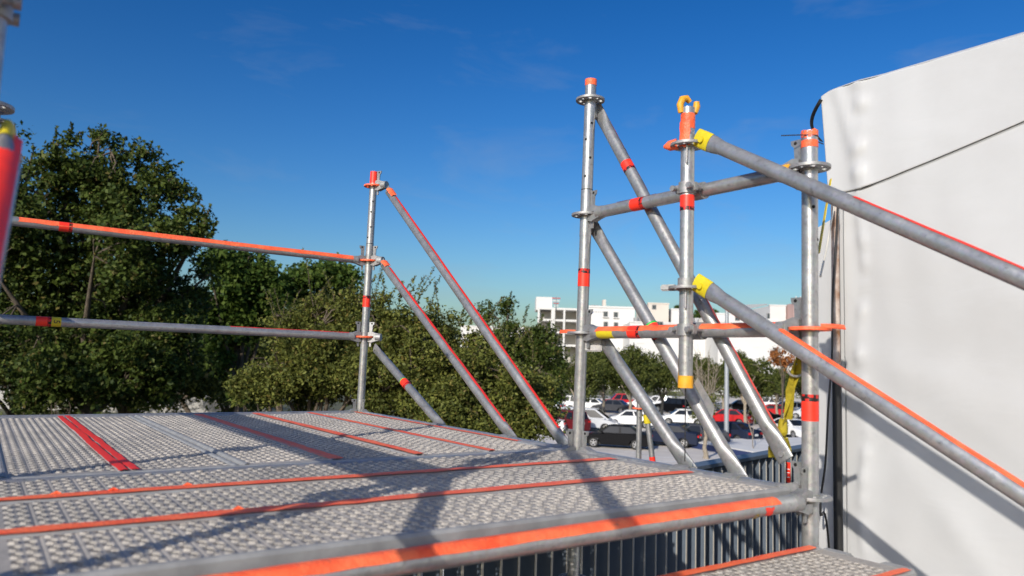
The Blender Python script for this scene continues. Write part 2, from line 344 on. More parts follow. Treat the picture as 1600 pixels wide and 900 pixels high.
# rosette: 122 mm plate with four wide and four narrow slots
def rosette_mesh():
    cu = bpy.data.curves.new('rosette', 'CURVE'); cu.dimensions = '2D'; cu.fill_mode = 'BOTH'; cu.extrude = 0.0042; cu.bevel_depth = 0.0008
    def loop(pts):
        s = cu.splines.new('POLY'); s.points.add(len(pts)-1); s.use_cyclic_u = True
        for q, p in zip(s.points, pts): q.co = (p[0], p[1], 0, 1)
    loop([(0.061*math.cos(2*math.pi*k/48), 0.061*math.sin(2*math.pi*k/48)) for k in range(48)])
    loop([(0.0235*math.cos(2*math.pi*k/24), 0.0235*math.sin(2*math.pi*k/24)) for k in range(24)])
    for j in range(8):
        a = j*math.pi/4; w = 0.0085 if j % 2 == 0 else 0.0115; ri, ro = (0.034, 0.051) if j % 2 == 0 else (0.033, 0.053)
        pts = []
        for k in range(14):
            t = 2*math.pi*k/14; u = (ri+ro)/2+(ro-ri)/2*math.copysign(abs(math.cos(t))**0.7, math.cos(t)); v = w*math.copysign(abs(math.sin(t))**0.7, math.sin(t))
            pts.append((u*math.cos(a)-v*math.sin(a), u*math.sin(a)+v*math.cos(a)))
        loop(pts)
    o = bpy.data.objects.new('rosette_tmp', cu); COL.objects.link(o)
    dg = bpy.context.evaluated_depsgraph_get(); me = bpy.data.meshes.new_from_object(o.evaluated_get(dg))
    bpy.data.objects.remove(o, do_unlink=True); me.name = 'rosette'; me.materials.clear(); me.materials.append(MATS['casting']); return me
ROS = rosette_mesh()
def rosette(parent, loc, m='casting', rot=0.0):
    o = link('rosette', ROS, m, parent); o.location = loc; o.rotation_euler = (0, 0, rot); return o
def pin_hole(parent, p0, axis_dir, r=TR, size=0.0055):
    p = Vector(p0)+Vector(axis_dir).normalized()*(r-0.002); return part('pin_hole', MB().tube(p, p+Vector(axis_dir).normalized()*0.0024, size, n=10), 'hole_dark', parent)

def wedge_head(parent, tip, d, wedge=True, m='casting', tape=None):
    """ledger head clawing the rosette; tip = post axis point at rosette height, d = horizontal direction from post to tube"""
    d = Vector(d).normalized(); s = Vector((-d.y, d.x, 0)); z = Vector((0, 0, 1)); tip = Vector(tip)
    def P(a, b, c): return tip+d*a+s*b+z*c
    mb = MB()
    for sg in (1, -1):                      # upper and lower jaw
        prof = [(0.027, 0.0065), (0.027, 0.030), (0.050, 0.036), (0.078, 0.026), (0.096, 0.022), (0.096, 0.0), (0.066, 0.0), (0.066, 0.0065)]
        poly = [P(a, -0.017, sg*c) for a, c in prof]; mb.prism(poly, s*0.034)
    mb.tube(P(0.078, 0, 0), P(0.112, 0, 0), 0.0275, 0.0250, n=20)
    h = part('wedge_head', mb, m, parent)
    if wedge:
        pl = [P(0.034, -0.003, -0.062), (P(0.046, -0.003, -0.062)), P(0.053, -0.003, 0.075), P(0.062, -0.003, 0.083), P(0.064, -0.003, 0.098), P(0.030, -0.003, 0.098), P(0.030, -0.003, 0.06)]
        part('wedge', MB().prism(pl, s*0.006), 'galvanised_dull', h)
        q = P(0.047, 0, 0.088); part('wedge_hole', MB().tube(q-s*0.0042, q+s*0.0042, 0.0055, n=10), 'hole_dark', h)
    return h

def standard(name, x, y, z0, z1, ros, label, group=None, top_tape=None, lean=(0, 0), ros_mat=None, m='galvanised', zref=0, base=True, joint=None, holes=()):
    """vertical post; lean is the sideways drift in m per m"""
    def at(z): return Vector((x+lean[0]*(z-zref), y+lean[1]*(z-zref), z))
    t = thing(name, at(z0), label, 'scaffold post', group)
    segs = [z0]+([joint] if joint else [])+[z1]
    mb = MB(); mb.pipe(at(z0), at(z1), TR, TR-0.0035); tb = part('tube', mb, m, t)
    if joint:
        part('joint_ring', MB().tube(at(joint-0.002), at(joint+0.002), TR+0.0006, n=24), 'car_trim', tb)
        part('sleeve', MB().tube(at(joint-0.20), at(joint-0.002), TR+0.0012, n=24), m, tb)
    for i, zr in enumerate(ros):
        rosette(t, at(zr), (ros_mat or {}).get(i, 'casting'))
        part('weld_collar', MB().tube(at(zr-0.010), at(zr+0.010), TR+0.004, TR+0.004, n=20), 'galvanised_dull', t)
    for zh, ax in holes: pin_hole(t, at(zh), ax)
    if base:
        mb = MB(); mb.box(at(z0)+Vector((0, 0, 0.005)), (0.15, 0.15, 0.010), ch=0.002); mb.tube(at(z0+0.010), at(z0+0.30), TR+0.006, n=20); part('base_jack', mb, 'casting', t)
    t['_at'] = 0
    return t, at

def ledger(name, a, b, label, cat='scaffold rail', group=None, m='galvanised', heads=(True, True), wedges=(True, True)):
    """horizontal tube between two post axes"""
    a = Vector(a); b = Vector(b); d = (b-a).normalized()
    t = thing(name, a, label, cat, group)
    p0 = a+d*(0.105 if heads[0] else 0.0); p1 = b-d*(0.105 if heads[1] else 0.0)
    part('tube', MB().tube(p0, p1, TR, n=28), m, t)
    if heads[0]: wedge_head(t, a, d, wedges[0])
    if heads[1]: wedge_head(t, b, -d, wedges[1])
    return t, p0, p1

def brace(name, a, b, label, group=None, m='galvanised_dull', head_dir=None, end=True):
    """diagonal tube whose ends are pressed flat and riveted to a hook at the rosette"""
    a = Vector(a); b = Vector(b); d = (b-a).normalized(); s = Vector((1, 0, 0)); s = (s-d*s.dot(d)).normalized(); u = d.cross(s)
    t = thing(name, b, label, 'scaffold brace', group)
    n = 20; L = (b-a).length; st = [(0, .007, .031), (.035, .007, .031), (.07, .010, .030), (.13, TR, TR), (L-.13, TR, TR), (L-.07, .010, .030), (L-.03, .007, .031), (L, .007, .031)]
    vs = []
    for q, rs, ru in st:
        for k in range(n): an = 2*math.pi*k/n; vs.append(a+d*q+s*math.cos(an)*rs+u*math.sin(an)*ru)
    mb = MB(); mb.add(vs, [(j*n+k, j*n+(k+1) % n, (j+1)*n+(k+1) % n, (j+1)*n+k) for j in range(len(st)-1) for k in range(n)], True)
    mb.add(vs[:n], [tuple(range(n))]); mb.add(vs[-n:], [tuple(range(n))]); part('tube', mb, m, t)
    for p, dd in ((a, d), (b, -d)):
        q = p+dd*0.022; part('rivet', MB().tube(q-s*0.012, q+s*0.012, 0.010, n=12), 'casting', t)
    return t
def strip(parent, p0, p1, t0, t1, ang, width, m='tape_orange', seed=0, r=TR): return part('tape_strip', arc_strip(p0, p1, t0, t1, ang, width, r, seed), m, parent)

def text_mesh(body, size):
    cu = bpy.data.curves.new('t', 'FONT'); cu.body = body; cu.size = size; cu.align_x = 'CENTER'; cu.align_y = 'CENTER'; cu.extrude = 0.0003
    o = bpy.data.objects.new('t', cu); COL.objects.link(o); dg = bpy.context.evaluated_depsgraph_get(); me = bpy.data.meshes.new_from_object(o.evaluated_get(dg))
    bpy.data.objects.remove(o, do_unlink=True); me.materials.clear(); return me
def text_part(name, body, size, loc, xdir, ydir, m, parent, r=None):
    me = text_mesh(body, size); xd = Vector(xdir).normalized(); yd = Vector(ydir).normalized(); zd = xd.cross(yd)
    for v in me.vertices:
        c = v.co.copy()
        if r:                               # wrap round a tube running along xdir
            a = c.y/r; v.co = Vector(loc)+xd*c.x+yd*math.sin(a)*(r+c.z)+zd*(math.cos(a)*(r+c.z))
        else: v.co = Vector(loc)+xd*c.x+yd*c.y+zd*c.z
    return link(name, me, m, parent)

# ------------------------------------------------------------------ ground and terrace
GX = 900
struct('ground', MB().add([(-GX, -GX, -0.02), (GX, -GX, -0.02), (GX, GX, -0.02), (-GX, GX, -0.02)], [(0, 1, 2, 3)]), 'soil')
lot = [onz(905, 760, 0), onz(1500, 760, 0), onz(1700, 640, 0), onz(1300, 621, 0), onz(700, 616, 0), onz(740, 690, 0)]
struct('car_park', MB().add([(p.x, p.y, 0.0) for p in lot], [tuple(range(6))]), 'asphalt')
TZ = 2.6                                    # terrace that carries the scaffold
ter = [(-16, -14), (14, -14), (14, 6.5), (9.5, 10.5), (-4, 12), (-16, 12)]
struct('terrace', MB().prism([Vector((x, y, -0.3)) for x, y in ter], (0, 0, TZ+0.3)), 'old_asphalt')

# ------------------------------------------------------------------ scaffold
AX, LX = 2.0546, -0.017                     # right and left line of posts
YA, YD, YC = 2.368, 1.310, 4.515
HZ = CAMZ+0.127                             # rosette level just above eye height
ZD = CAMZ-0.3545                            # deck surface
zt = TZ
def side_holes(zs): return [(z, ax) for z in zs for ax in ((-0.75, -0.65, 0),)]
# --- right-hand posts
tA, atA = standard('scaffold_post', AX, YA, zt, CAMZ+1.215, [HZ-1.5, HZ-1, HZ-.5, HZ, HZ+.5, HZ+1.0], 'tall galvanised post at the deck corner with open disc near its orange tipped top', top_tape=1, lean=(0, -0.020), zref=HZ-.5, joint=CAMZ+0.735,
    ros_mat={}, holes=[(CAMZ+1.02, (-.3, -.95, 0)), (CAMZ+.95, (-.95, -.3, 0)), (CAMZ+.87, (-.35, -.95, 0)), (CAMZ+.79, (-.9, -.4, 0))])
part('tape_cap', band(atA(CAMZ+1.19), atA(CAMZ+1.217), 0, 1), 'tape_orange', tA)
tape_label(tA, atA(CAMZ+.30), atA(CAMZ+.42), 0.05, 0.055)
tC, atC = standard('scaffold_post', AX, YC, zt, CAMZ+1.222, [HZ-1.5, HZ-1, HZ-.5, HZ, HZ+.5, HZ+1.0], 'slender galvanised post with orange cap at the far corner of the deck', lean=(0, -0.016), zref=HZ-.5, joint=CAMZ+.74,
    holes=[(CAMZ+1.02, (-.3, -.95, 0)), (CAMZ+.95, (-.6, -.8, 0)), (CAMZ+.85, (-.45, -.9, 0)), (CAMZ+.78, (-.95, -.3, 0))], ros_mat={5: 'tape_orange', 4: 'tape_orange', 3: 'tape_orange'})
part('tape_cap', band(atC(CAMZ+1.145), atC(CAMZ+1.224), 0, 1), 'tape_red', tC)
tape_label(tC, atC(CAMZ+.30), atC(CAMZ+.42), 0.05, 0.055)
tD, atD = standard('scaffold_post', AX, YD, zt, CAMZ+.742, [HZ-1.5, HZ-1, HZ-.5, HZ, HZ+.5], 'thick galvanised post beside the white tent with two orange bands at its top', lean=(0, -0.006), zref=HZ-.5,
    holes=[(CAMZ+.50, (-.5, -.85, 0)), (CAMZ+.40, (.3, -.95, 0))], ros_mat={3: 'tape_orange'})
part('tape_band', band(atD(CAMZ+.690), atD(CAMZ+.712), 0, 1), 'tape_orange', tD)
part('tape_cap', arc_strip(atD(CAMZ+.722), atD(CAMZ+.744), 0, 1, 0.6, 3.4, seed=3, seg=3), 'tape_orange', tD)
tape_label(tD, atD(CAMZ-.165), atD(CAMZ-.05), 0.045, 0.058)
# --- left-hand posts (the stair's other side)
tA2, atA2 = standard('scaffold_post', LX-0.012, YA, zt, CAMZ+1.215, [HZ-1.5, HZ-1, HZ-.5, HZ, HZ+.5, HZ+1.0], 'galvanised post behind the blurred red taped handrail', zref=HZ)
tC2, atC2 = standard('scaffold_post', LX, YC, zt, CAMZ+1.222, [HZ-1.5, HZ-1, HZ-.5, HZ, HZ+.5, HZ+1.0], 'galvanised post at the end of the two long guard rails, before the dark oak')
tD2, atD2 = standard('scaffold_post', LX-0.035, YD, zt, CAMZ+.742, [HZ-1.5, HZ-1, HZ-.5, HZ, HZ+.5], 'galvanised post at the stair head opposite the tent side')

# --- guard rails over the far deck edge
t, p0, p1 = ledger('guard_rail', (LX, YC, HZ+.5), (AX, YC, HZ+.5), 'upper guard rail with orange tape along its top, past the oak tree')
strip(t, p0, p1, 0.02, 1.0, 0.55, 2.2, seed=11)
tape_label(t, p0, p1, 0.235, 0.045)
t, p0, p1 = ledger('guard_rail', (LX, YC, HZ), (AX, YC, HZ), 'lower bare guard rail with red band and yellow label before the oak')
tape_label(t, p0, p1, 0.175, 0.05)
d, sx, up = frame_of(p0, p1)
part('yellow_label', band(p0, p1, (0.219)/(p1-p0).length, (0.262)/(p1-p0).length, TR+0.0013), 'tape_yellow', t)
q = p0+d*0.24; nrm = Vector((0, -1, 0)); text_part('label_print', '5', 0.040, q, (0, 0, -1), (1, 0, 0), 'black', t)
for o in [o for o in t.children if o.name.startswith('label_print')]:
    for v in o.data.vertices: v.co += Vector((0, -(TR+0.0022), 0))
strip(t, p0, p1, 0.6, 1.0, 0.25, 0.5, m='tape_red', seed=12)
# --- rails between the corner post and the post at the tent
t, p0, p1 = ledger('guard_rail', atA(HZ+.5), atD(HZ+.5), 'upper short guard rail joining tall post to the banded post')
strip(t, p0, p1, 0.10, 0.36, -.15, 0.9, m='tape_red', seed=13); tape_label(t, p0, p1, 0.20, 0.05)
part('yellow_mark', band(atD(HZ+.5).lerp(p1, 0.55), p1, 0, 1, TR+0.004), 'paint_amber', t)
t, p0, p1 = ledger('guard_rail', atA(HZ), atD(HZ), 'lower short guard rail with orange tape on top and yellow end')
strip(t, p0, p1, 0.0, 1.0, 0.25, 2.3, seed=14); tape_label(t, p0, p1, 0.205, 0.045)
part('yellow_label', band(p0, p1, 0.005, 0.12, TR+.0004), 'tape_yellow', t)
for zz, post, lab in ((HZ, atA, 'orange tag sticking out of the lower disc of the tall corner post'), (HZ, atD, 'orange tag sticking out of the disc at the tent')):
    b0 = post(zz)+Vector((0, 0.06 if post is atA else -0.058, 0)); dd = Vector((-0.55, 0.7, 0)).normalized() if post is atA else Vector((0.75, -0.4, 0)).normalized()
    o = MB().ribbon([b0-dd*0.02+Vector((0, 0, .007)), b0+dd*0.02+Vector((0, 0, .008)), b0+dd*0.055+Vector((0, 0, .006))], [(0.014, 0.014, 0.012)]*3, 0.002)
    tag(link('tape_tag', o.mesh('tape_tag'), 'tape_orange'), lab, 'tape')
# --- left side board, out of view, added for its shadow band on the deck
o = link('guard_board', MB().box((LX-.045, (YD+YC)/2, CAMZ+.31), (.022, YC-YD+.1, .17), ch=.004).mesh('guard_board'), 'bark_pale'); tag(o, 'long wooden guard board clipped to the left edge posts', 'board')
# --- deck bearers
t, p0, p1 = ledger('deck_ledger', Vector((LX-.03, 1.296, HZ-.518)), atD(HZ-.508)+Vector((0, -.008, 0)), 'thick ledger tube with wide orange tape under the near deck edge', 'scaffold ledger')
part('tape_strip', arc_strip(p0, p1, 0.05, 0.955, 0.45, 1.55, seed=21, seg=50, rag=0.05), 'tape_orange', t)
part('yellow_label', arc_strip(p0, p1, 0.896, 0.906, -2.2, 4.2, seed=2, seg=3, rag=0.1), 'tape_yellow', t)
part('red_label', arc_strip(p0, p1, 0.918, 0.936, 1.9, 1.0, seed=4, seg=3, rag=0.1), 'tape_red', t)
part('red_label', arc_strip(p0, p1, 0.40, 0.52, -0.5, 1.0, seed=5, seg=8, rag=0.1), 'tape_red', t)
ledger('deck_ledger', atA2(HZ-.5), atA(HZ-.5), 'ledger tube under the seam between near and far deck', 'scaffold ledger')
ledger('deck_ledger', atC2(HZ-.5), atC(HZ-.5), 'ledger tube under the far end of the deck', 'scaffold ledger')
for a, b, w in ((atD, atA, 'short side ledger under the near deck beside the bar fence'), (atA, atC, 'long side ledger under the far deck beside the braces'), (atA2, atC2, 'long ledger under the left deck edge'), (atD2, atA2, 'short ledger under the left end of the near deck')):
    ledger('deck_ledger', a(HZ-.5), b(HZ-.5), w, 'scaffold ledger')
for a, b, w in ((atD2, atD, 'bottom tie tube below the near deck edge'), (atA2, atA, 'bottom tie tube below the deck seam')):
    ledger('deck_ledger', a(HZ-1.5), b(HZ-1.5), w, 'scaffold ledger')

# --- diagonal braces, outer side
BX = AX+0.05
def bp(y, z): return Vector((BX, y, CAMZ+z))
def ext(y0, z0, y1, z1, yend):
    k = (z1-z0)/(y1-y0); return bp(y0, z0), bp(yend, z0+k*(yend-y0))
spec = [
    (4.384, 1.095, 2.500, -.359, 2.478, 'long diagonal brace with red line from the far post top to the tall post foot', 1),
    (4.406, .614, 2.902, -.362, 2.882, 'diagonal brace with red line from the middle disc of the far post', 1),
    (4.456, .060, 3.561, -.363, 3.535, 'short showing diagonal brace with one orange band under the lower guard rail', 2),
    (2.332, 1.076, 1.455, -.238, 1.425, 'longest diagonal brace from the tall post top down to the yellow strap', 3),
    (2.345, .573, 1.647, -.302, 1.589, 'diagonal brace with green edged orange band from the tall post middle', 4),
    (2.259, .077, 1.832, -.345, 1.802, 'lowest diagonal brace of the tall post, bare grey, behind the deck', 0)]
for i, (y0, z0, y1, z1, ye, lab, tp) in enumerate(spec):
    a, b = ext(y0, z0, y1, z1, ye); a = a+(a-b).normalized()*(0.035 if i > 2 else 0.0); t = brace('diagonal_brace', a, b, lab)
    L = (b-a).length
    if tp == 1: strip(t, a, b, 0.06, 0.97, -0.15, 0.75, m='tape_red', seed=30+i); part('tape_patch', arc_strip(a, b, 0.015, 0.055, 0.2, 1.5, r=TR+.007, seed=i, seg=4), 'tape_orange', t)
    if tp == 2: tape_label(t, a, b, 0.50, 0.05); part('green_edge', band(a, b, (0.50-.033)/L, (0.50-.025)/L), 'tape_green', t)
    if tp == 3: strip(t, a, b, 0.03, 0.30, -0.6, 0.6, m='tape_red', seed=41); strip(t, a, b, 0.62, 0.97, -0.3, 0.7, m='tape_red', seed=42); tape_label(t, a, b, 0.355, 0.035); part('green_patch', arc_strip(a, b, 0.705, 0.725, -1.0, 1.6, seed=7, seg=3), 'tape_green', t)
    if tp == 4: tape_label(t, a, b, 0.60, 0.05); part('green_edge', band(a, b, (0.60-.033)/L, (0.60-.025)/L), 'tape_green', t)
    mb = MB()
    if i != 3: mb.tube(b-Vector((.05, .03, 0)), b-Vector((.05, -.03, 0)), TR+.007, n=16); mb.box(b-Vector((.02, 0, 0)), (.045, .045, .05), ch=.004)
    if i != 3: part('end_coupler', mb, 'casting', t)
    # clip that hooks the pressed end to the rosette
    hz = HZ+(1.0, .5, 0)[i % 3]; post = (atC if i < 3 else atA)(hz); v = a-post; hd = Vector((v.x, v.y, 0)).normalized()
    if i < 3: wedge_head(t, post, hd, True)
    else:
        q = (atA)(a.z-.02); dv = Vector((a.x-q.x, a.y-q.y, 0)); part('brace_clip', MB().box(q+dv*.5, (dv.length, .026, .060), Matrix((dv.normalized(), Vector((-dv.y, dv.x, 0)).normalized(), Vector((0, 0, 1)))).transposed(), ch=.004), 'casting', t)

# --- perforated steel planks
def deck_mesh(L, Wd, along, seed):
    """x along the plank, y across, top at z=0; raised-rim holes, ribs, folded edges"""
    rn = np.random.default_rng(seed)
    e = 0.024; m = 0.045
    if along: xs = np.linspace(m, L-m, int((L-2*m)/0.0255)+1); gy = np.linspace(-Wd/2+e, Wd/2-e, 6)
    X = []; 
    cells = []; gaps = []
    if along:
        for g in range(5):
            y0, y1 = gy[g], gy[g+1]; w = (y1-y0); cw = w*0.46
            for r in range(2):
                for i in range(len(xs)-1): cells.append((xs[i], xs[i+1], y0+r*cw, y0+(r+1)*cw, (0.003 if (r+g) % 2 else -0.003), 0))
            gaps.append((m, L-m, y0+2*cw, y1, 1))
    else:
        n = int((L-2*m)/0.056); gx = np.linspace(m, L-m, n+1); ys = np.linspace(-Wd/2+e, Wd/2-e, 12)
        for g in range(n):
            x0, x1 = gx[g], gx[g+1]; w = x1-x0; cw = w*0.43
            for r in range(2):
                for i in range(11): cells.append((x0+r*cw, x0+(r+1)*cw, ys[i], ys[i+1], 0, (0.003 if r % 2 else -0.003)))
            gaps.append((x0+2*cw, x1, ys[0], ys[-1], 0))
    C = np.array(cells); n = len(C); cx = (C[:, 0]+C[:, 1])/2; cy = (C[:, 2]+C[:, 3])/2
    V = np.zeros((n, 28, 3))
    V[:, 0, :2] = C[:, [1, 3]]; V[:, 1, :2] = C[:, [0, 3]]; V[:, 2, :2] = C[:, [0, 2]]; V[:, 3, :2] = C[:, [1, 2]]
    ang = np.arange(8)*math.pi/4; hx = cx+C[:, 4]*0.5; hy = cy+C[:, 5]*0.5
    par = np.array([(int(round((c[0]+c[1])/(2*(c[1]-c[0]))))+int(round((c[2]+c[3])/(2*(c[3]-c[2]))))) % 2 for c in cells])   # embossed and plain holes in turn
    jit = rn.uniform(0.8, 1.2, n)
    for k0, r, z in ((4, (0.0108, 0.0108), (0, 0)), (12, (0.0072, 0.0102), (0.0040, -0.0016)), (20, (0.0042, 0.0100), (0.0030, -0.0030))):
        rr_ = np.where(par == 0, r[0], r[1]); zz_ = np.where(par == 0, z[0]*jit, z[1])
        V[:, k0:k0+8, 0] = hx[:, None]+np.cos(ang)*rr_[:, None]; V[:, k0:k0+8, 1] = hy[:, None]+np.sin(ang)*rr_[:, None]; V[:, k0:k0+8, 2] = zz_[:, None]
    tf = [((i-1) % 4, i, 4+(2*i+1) % 8, 4+(2*i) % 8, 4+(2*i-1) % 8) for i in range(4)]
    for k in range(8):
        tf.append((4+k, 4+(k+1) % 8, 12+(k+1) % 8, 12+k)); tf.append((12+k, 12+(k+1) % 8, 20+(k+1) % 8, 20+k))
    vs = V.reshape(-1, 3).tolist(); fs = [tuple(i*28+q for q in f) for i in range(n) for f in tf]
    def quad(a, b, c, d):
        k = len(vs); vs.extend([a, b, c, d]); fs.append((k, k+1, k+2, k+3))
    for x0, x1, y0, y1, al in gaps:         # shallow groove between the hole rows
        if al: ym = (y0+y1)/2; quad((x0, y0, 0), (x1, y0, 0), (x1, ym, -.0013), (x0, ym, -.0013)); quad((x0, ym, -.0013), (x1, ym, -.0013), (x1, y1, 0), (x0, y1, 0))
        else: xm = (x0+x1)/2; quad((x0, y0, 0), (xm, y0, -.0013), (xm, y1, -.0013), (x0, y1, 0)); quad((xm, y0, -.0013), (x1, y0, 0), (x1, y1, 0), (xm, y1, -.0013))
    ya = Wd/2-e
    quad((0, -ya, 0), (m, -ya, 0), (m, ya, 0), (0, ya, 0)); quad((L-m, -ya, 0), (L, -ya, 0), (L, ya, 0), (L-m, ya, 0))
    me = bpy.data.meshes.new('deck_sheet'); me.from_pydata(vs, [], fs)
    bm = bmesh.new(); bm.from_mesh(me)
    for f in bm.faces:
        if f.normal.z < -0.2: f.normal_flip()
    bm.to_mesh(me); bm.free()
    me.materials.append(MATS['deck_steel']); return me
def edge_mesh(L, Wd, sg):
    pr = [(-.024, 0), (-.019, .0045), (-.012, .0060), (-.006, .0045), (0, -.002), (0, -.060), (-.018, -.066), (-.018, -.063), (-.003, -.057)]
    vs = [(x, sg*(Wd/2+a), b) for x in (0, L) for a, b in pr]; n = len(pr)
    return MB().add(vs, [(k, k+1, n+k+1, n+k) for k in range(n-1)], False).mesh('edge_rail')
def hook_mesh(sg):
    mb = MB()
    for y in (-0.085, 0.085): mb.prism([Vector((0, y-.035, 0.001)), Vector((.030*sg, y-.035, .001)), Vector((.052*sg, y-.035, -.014)), Vector((.052*sg, y-.035, -.050)), Vector((.044*sg, y-.035, -.050)), Vector((.040*sg, y-.035, -.020)), Vector((.024*sg, y-.035, -.010)), Vector((0, y-.035, -.010))], (0, .07, 0))
    mb.prism([Vector((0, -.15, -.012)), Vector((.012*sg, -.15, -.012)), Vector((.012*sg, -.15, -.06)), Vector((0, -.15, -.06))], (0, .30, 0))
    return mb.mesh('end_hook')
DM = {}
def plank(name, origin, xdir, L, Wd, along, label, group=None, cat='deck plank'):
    key = (L, Wd, along)
    if key not in DM: DM[key] = (deck_mesh(L, Wd, along, 5), edge_mesh(L, Wd, 1), edge_mesh(L, Wd, -1), hook_mesh(-1), hook_mesh(1))
    t = bpy.data.objects.new(name, None); COL.objects.link(t); t.empty_display_size = .1; t.location = origin; t.rotation_euler = (0, 0, math.atan2(xdir[1], xdir[0])); tag(t, label, cat, group)
    sh, e1, e2, h0, h1 = DM[key]
    for nm, me, m, off in (('deck_sheet', sh, 'deck_steel', 0), ('edge_rail', e1, 'edge_steel', 0), ('edge_rail', e2, 'edge_steel', 0), ('end_hook', h0, 'edge_steel', 0), ('end_hook', h1, 'edge_steel', L)):
        if len(me.materials) == 0: me.materials.append(MATS[m])
        o = bpy.data.objects.new(nm, me); COL.objects.link(o); o.parent = t; o.location = (off, 0, 0)
    return t
def plank_tape(t, L, y, w, seed, x0=0.0, x1=None, m='tape_orange', lumps=0):
    rn = random.Random(seed); x1 = L if x1 is None else x1; mb = MB(); seg = 40; na = 5; rows = []; yy = y; ww = w
    for i in range(seg+1):
        x = x0+(x1-x0)*i/seg; yy += rn.uniform(-.0016, .0016); yy = y+(yy-y)*0.9; ww = w*rn.uniform(.86, 1.12)
        for k in range(na):
            c = k/(na-1)-.5; rows.append((x+(rn.uniform(-.006, .006) if i in (0, seg) else 0), yy+c*ww, 0.0078+0.0006*(1-4*c*c)+rn.uniform(0, .0009)))
    mb.add(rows, [(i*na+k, i*na+k+1, (i+1)*na+k+1, (i+1)*na+k) for i in range(seg) for k in range(na-1)], True)
    for j in range(lumps):
        x = rn.uniform(x0, x0+(x1-x0)*.35); mb.path([(x-.012, y+w*.4, .008), (x, y+w*.55, .011), (x+.010, y+w*.45, .008)], [.002, .0045, .002], n=6)
    o = bpy.data.objects.new('tape_strip', mb.mesh('tape_strip')); o.data.materials.append(MATS[m]); COL.objects.link(o); o.parent = t; return o
# near bay: three planks side by side running to the tent
LN = 1.98; x_n = LX+0.045; WN = 0.350
for i, (yc, lab) in enumerate(((2.238, 'perforated near plank against the far deck ends, orange taped front edge'), (1.879, 'perforated middle plank of the near bay between two orange lines'), (1.521, 'perforated plank behind the thick orange taped ledger tube'))):
    t = plank('steel_plank', (x_n, yc, ZD), (1, 0), LN, WN, False, lab)
    if i == 0: plank_tape(t, LN, -0.179, 0.046, 51, 0.0, 1.93, lumps=3)
    if i == 1: plank_tape(t, LN, -0.179, 0.050, 52, 0.0, 1.945, lumps=1)
# far bay: six planks running away from the stair
LF = 1.985; WF = 0.311; y_f = YA+0.045
ordn = ['outermost', 'second', 'third', 'fourth', 'fifth', 'sixth']
for k in range(6):
    xc = AX-0.07-0.3189*(k+.5)
    lab = ['perforated far plank along the braced outer edge of the deck', 'far plank second in from the braced edge, orange lines on both sides', 'far plank third in from the braced edge', 'far plank fourth in from the braced edge, bare seam on its other side', 'far plank between the bare seam and the wide double orange tape', 'far plank beyond the wide double orange tape, in the left corner'][k]
    t = plank('steel_plank', (xc, y_f, ZD+[0, .001, -.001, .002, 0, .001][k]), (0, 1), LF, WF, True, lab)
    # plank local +y points to world -x
    if k == 0: plank_tape(t, LF, -0.146, 0.030, 60, 0.25, 1.985)
    if k < 3: plank_tape(t, LF, 0.1595, [0.040, 0.044, 0.052][k], 61+k, 0.01, 1.985, lumps=0)
    if k == 4: plank_tape(t, LF, 0.145, 0.026, 66, 0.0, 1.985, m='tape_red'); plank_tape(t, LF, 0.176, 0.026, 67, 0.0, 1.985, m='tape_red')
# stair treads going down towards the camera
for i in range(3):
    zt_ = CAMZ-0.505-0.2*i; y = 1.125-0.31*i
    t = plank('stair_tread', (0.05, y, zt_), (1, 0), 1.955, 0.285, False, ['top stair tread with two orange lines below the thick ledger', 'second stair tread below the top one', 'third stair tread, lowest of the flight'][i], cat='stair tread')
    plank_tape(t, 1.955, 0.128, 0.030, 70+i, 0.0, 1.93); plank_tape(t, 1.955, -0.128, 0.026, 75+i, 0.0, 1.93)
# stringers carry the treads
for x, w in ((2.025, 'stair stringer plate on the tent side under the treads'), (0.03, 'stair stringer plate on the left side under the treads')):
    y0, z0 = 1.26, CAMZ-0.50; pts = [(y0, z0-.10), (y0, z0-.30), (-2.2, z0-.30-3.46*.645), (-2.2, z0-.10-3.46*.645)]
    o = link('stair_stringer', MB().prism([Vector((x, a, max(b, TZ))) for a, b in pts], (0.012, 0, 0)).mesh('stair_stringer'), 'galvanised_dull'); tag(o, w, 'stringer')

# --- short stair post clamped to the two rails (right) and its handrails
def swivel(parent, z, c, d):
    """half couplers holding a post (axis at c) to a rail further out in direction d"""
    mb = MB(); c = Vector((c[0], c[1], z)); d = Vector(d); s = Vector((-d.y, d.x, 0))
    mb.tube(c-Vector((0, 0, .020)), c+Vector((0, 0, .020)), TR+.0065, n=20)
    r = c+d*0.066; mb.tube(r-s*.022, r+s*.022, TR+.0065, n=20)
    k = part('coupler', mb, 'casting', parent)
    for sg in (1, -1):
        q = c+s*sg*.036-d*.004; b = MB().tube(q-d*.026, q+d*.034, .0065, n=10); b.tube(q-d*.036, q-d*.024, .011, n=6); b.box(q+d*0.0, (.020, .018, .030), ch=.002); part('bolt', b, 'casting', k)
def stair_post(x, y, ztop, zbot, zr, zc, label, cdir=(1, 0, 0)):
    t = thing('stair_post', (x, y, zbot), label, 'stair post')
    mb = MB(); mb.pipe((x, y, zbot), (x, y, ztop), TR, TR-.0035); part('tube', mb, 'galvanised', t)
    for z in zr:
        # cast collar with ears instead of a full disc
        mb = MB(); mb.tube((x, y, z-.022), (x, y, z+.022), TR+.006, n=20); part('collar', mb, 'casting', t)
        rosette(t, (x, y, z-.012), 'casting', 0.4)
    for z in zc: swivel(t, z, (x, y), cdir)
    return t
BXs, BY = 1.990, 1.738
tB = stair_post(BXs, BY, CAMZ+.918, CAMZ-.070, (CAMZ+.794, CAMZ+.285), (HZ+.5, HZ), 'short hanging post with amber painted ends, clamped to two rails')
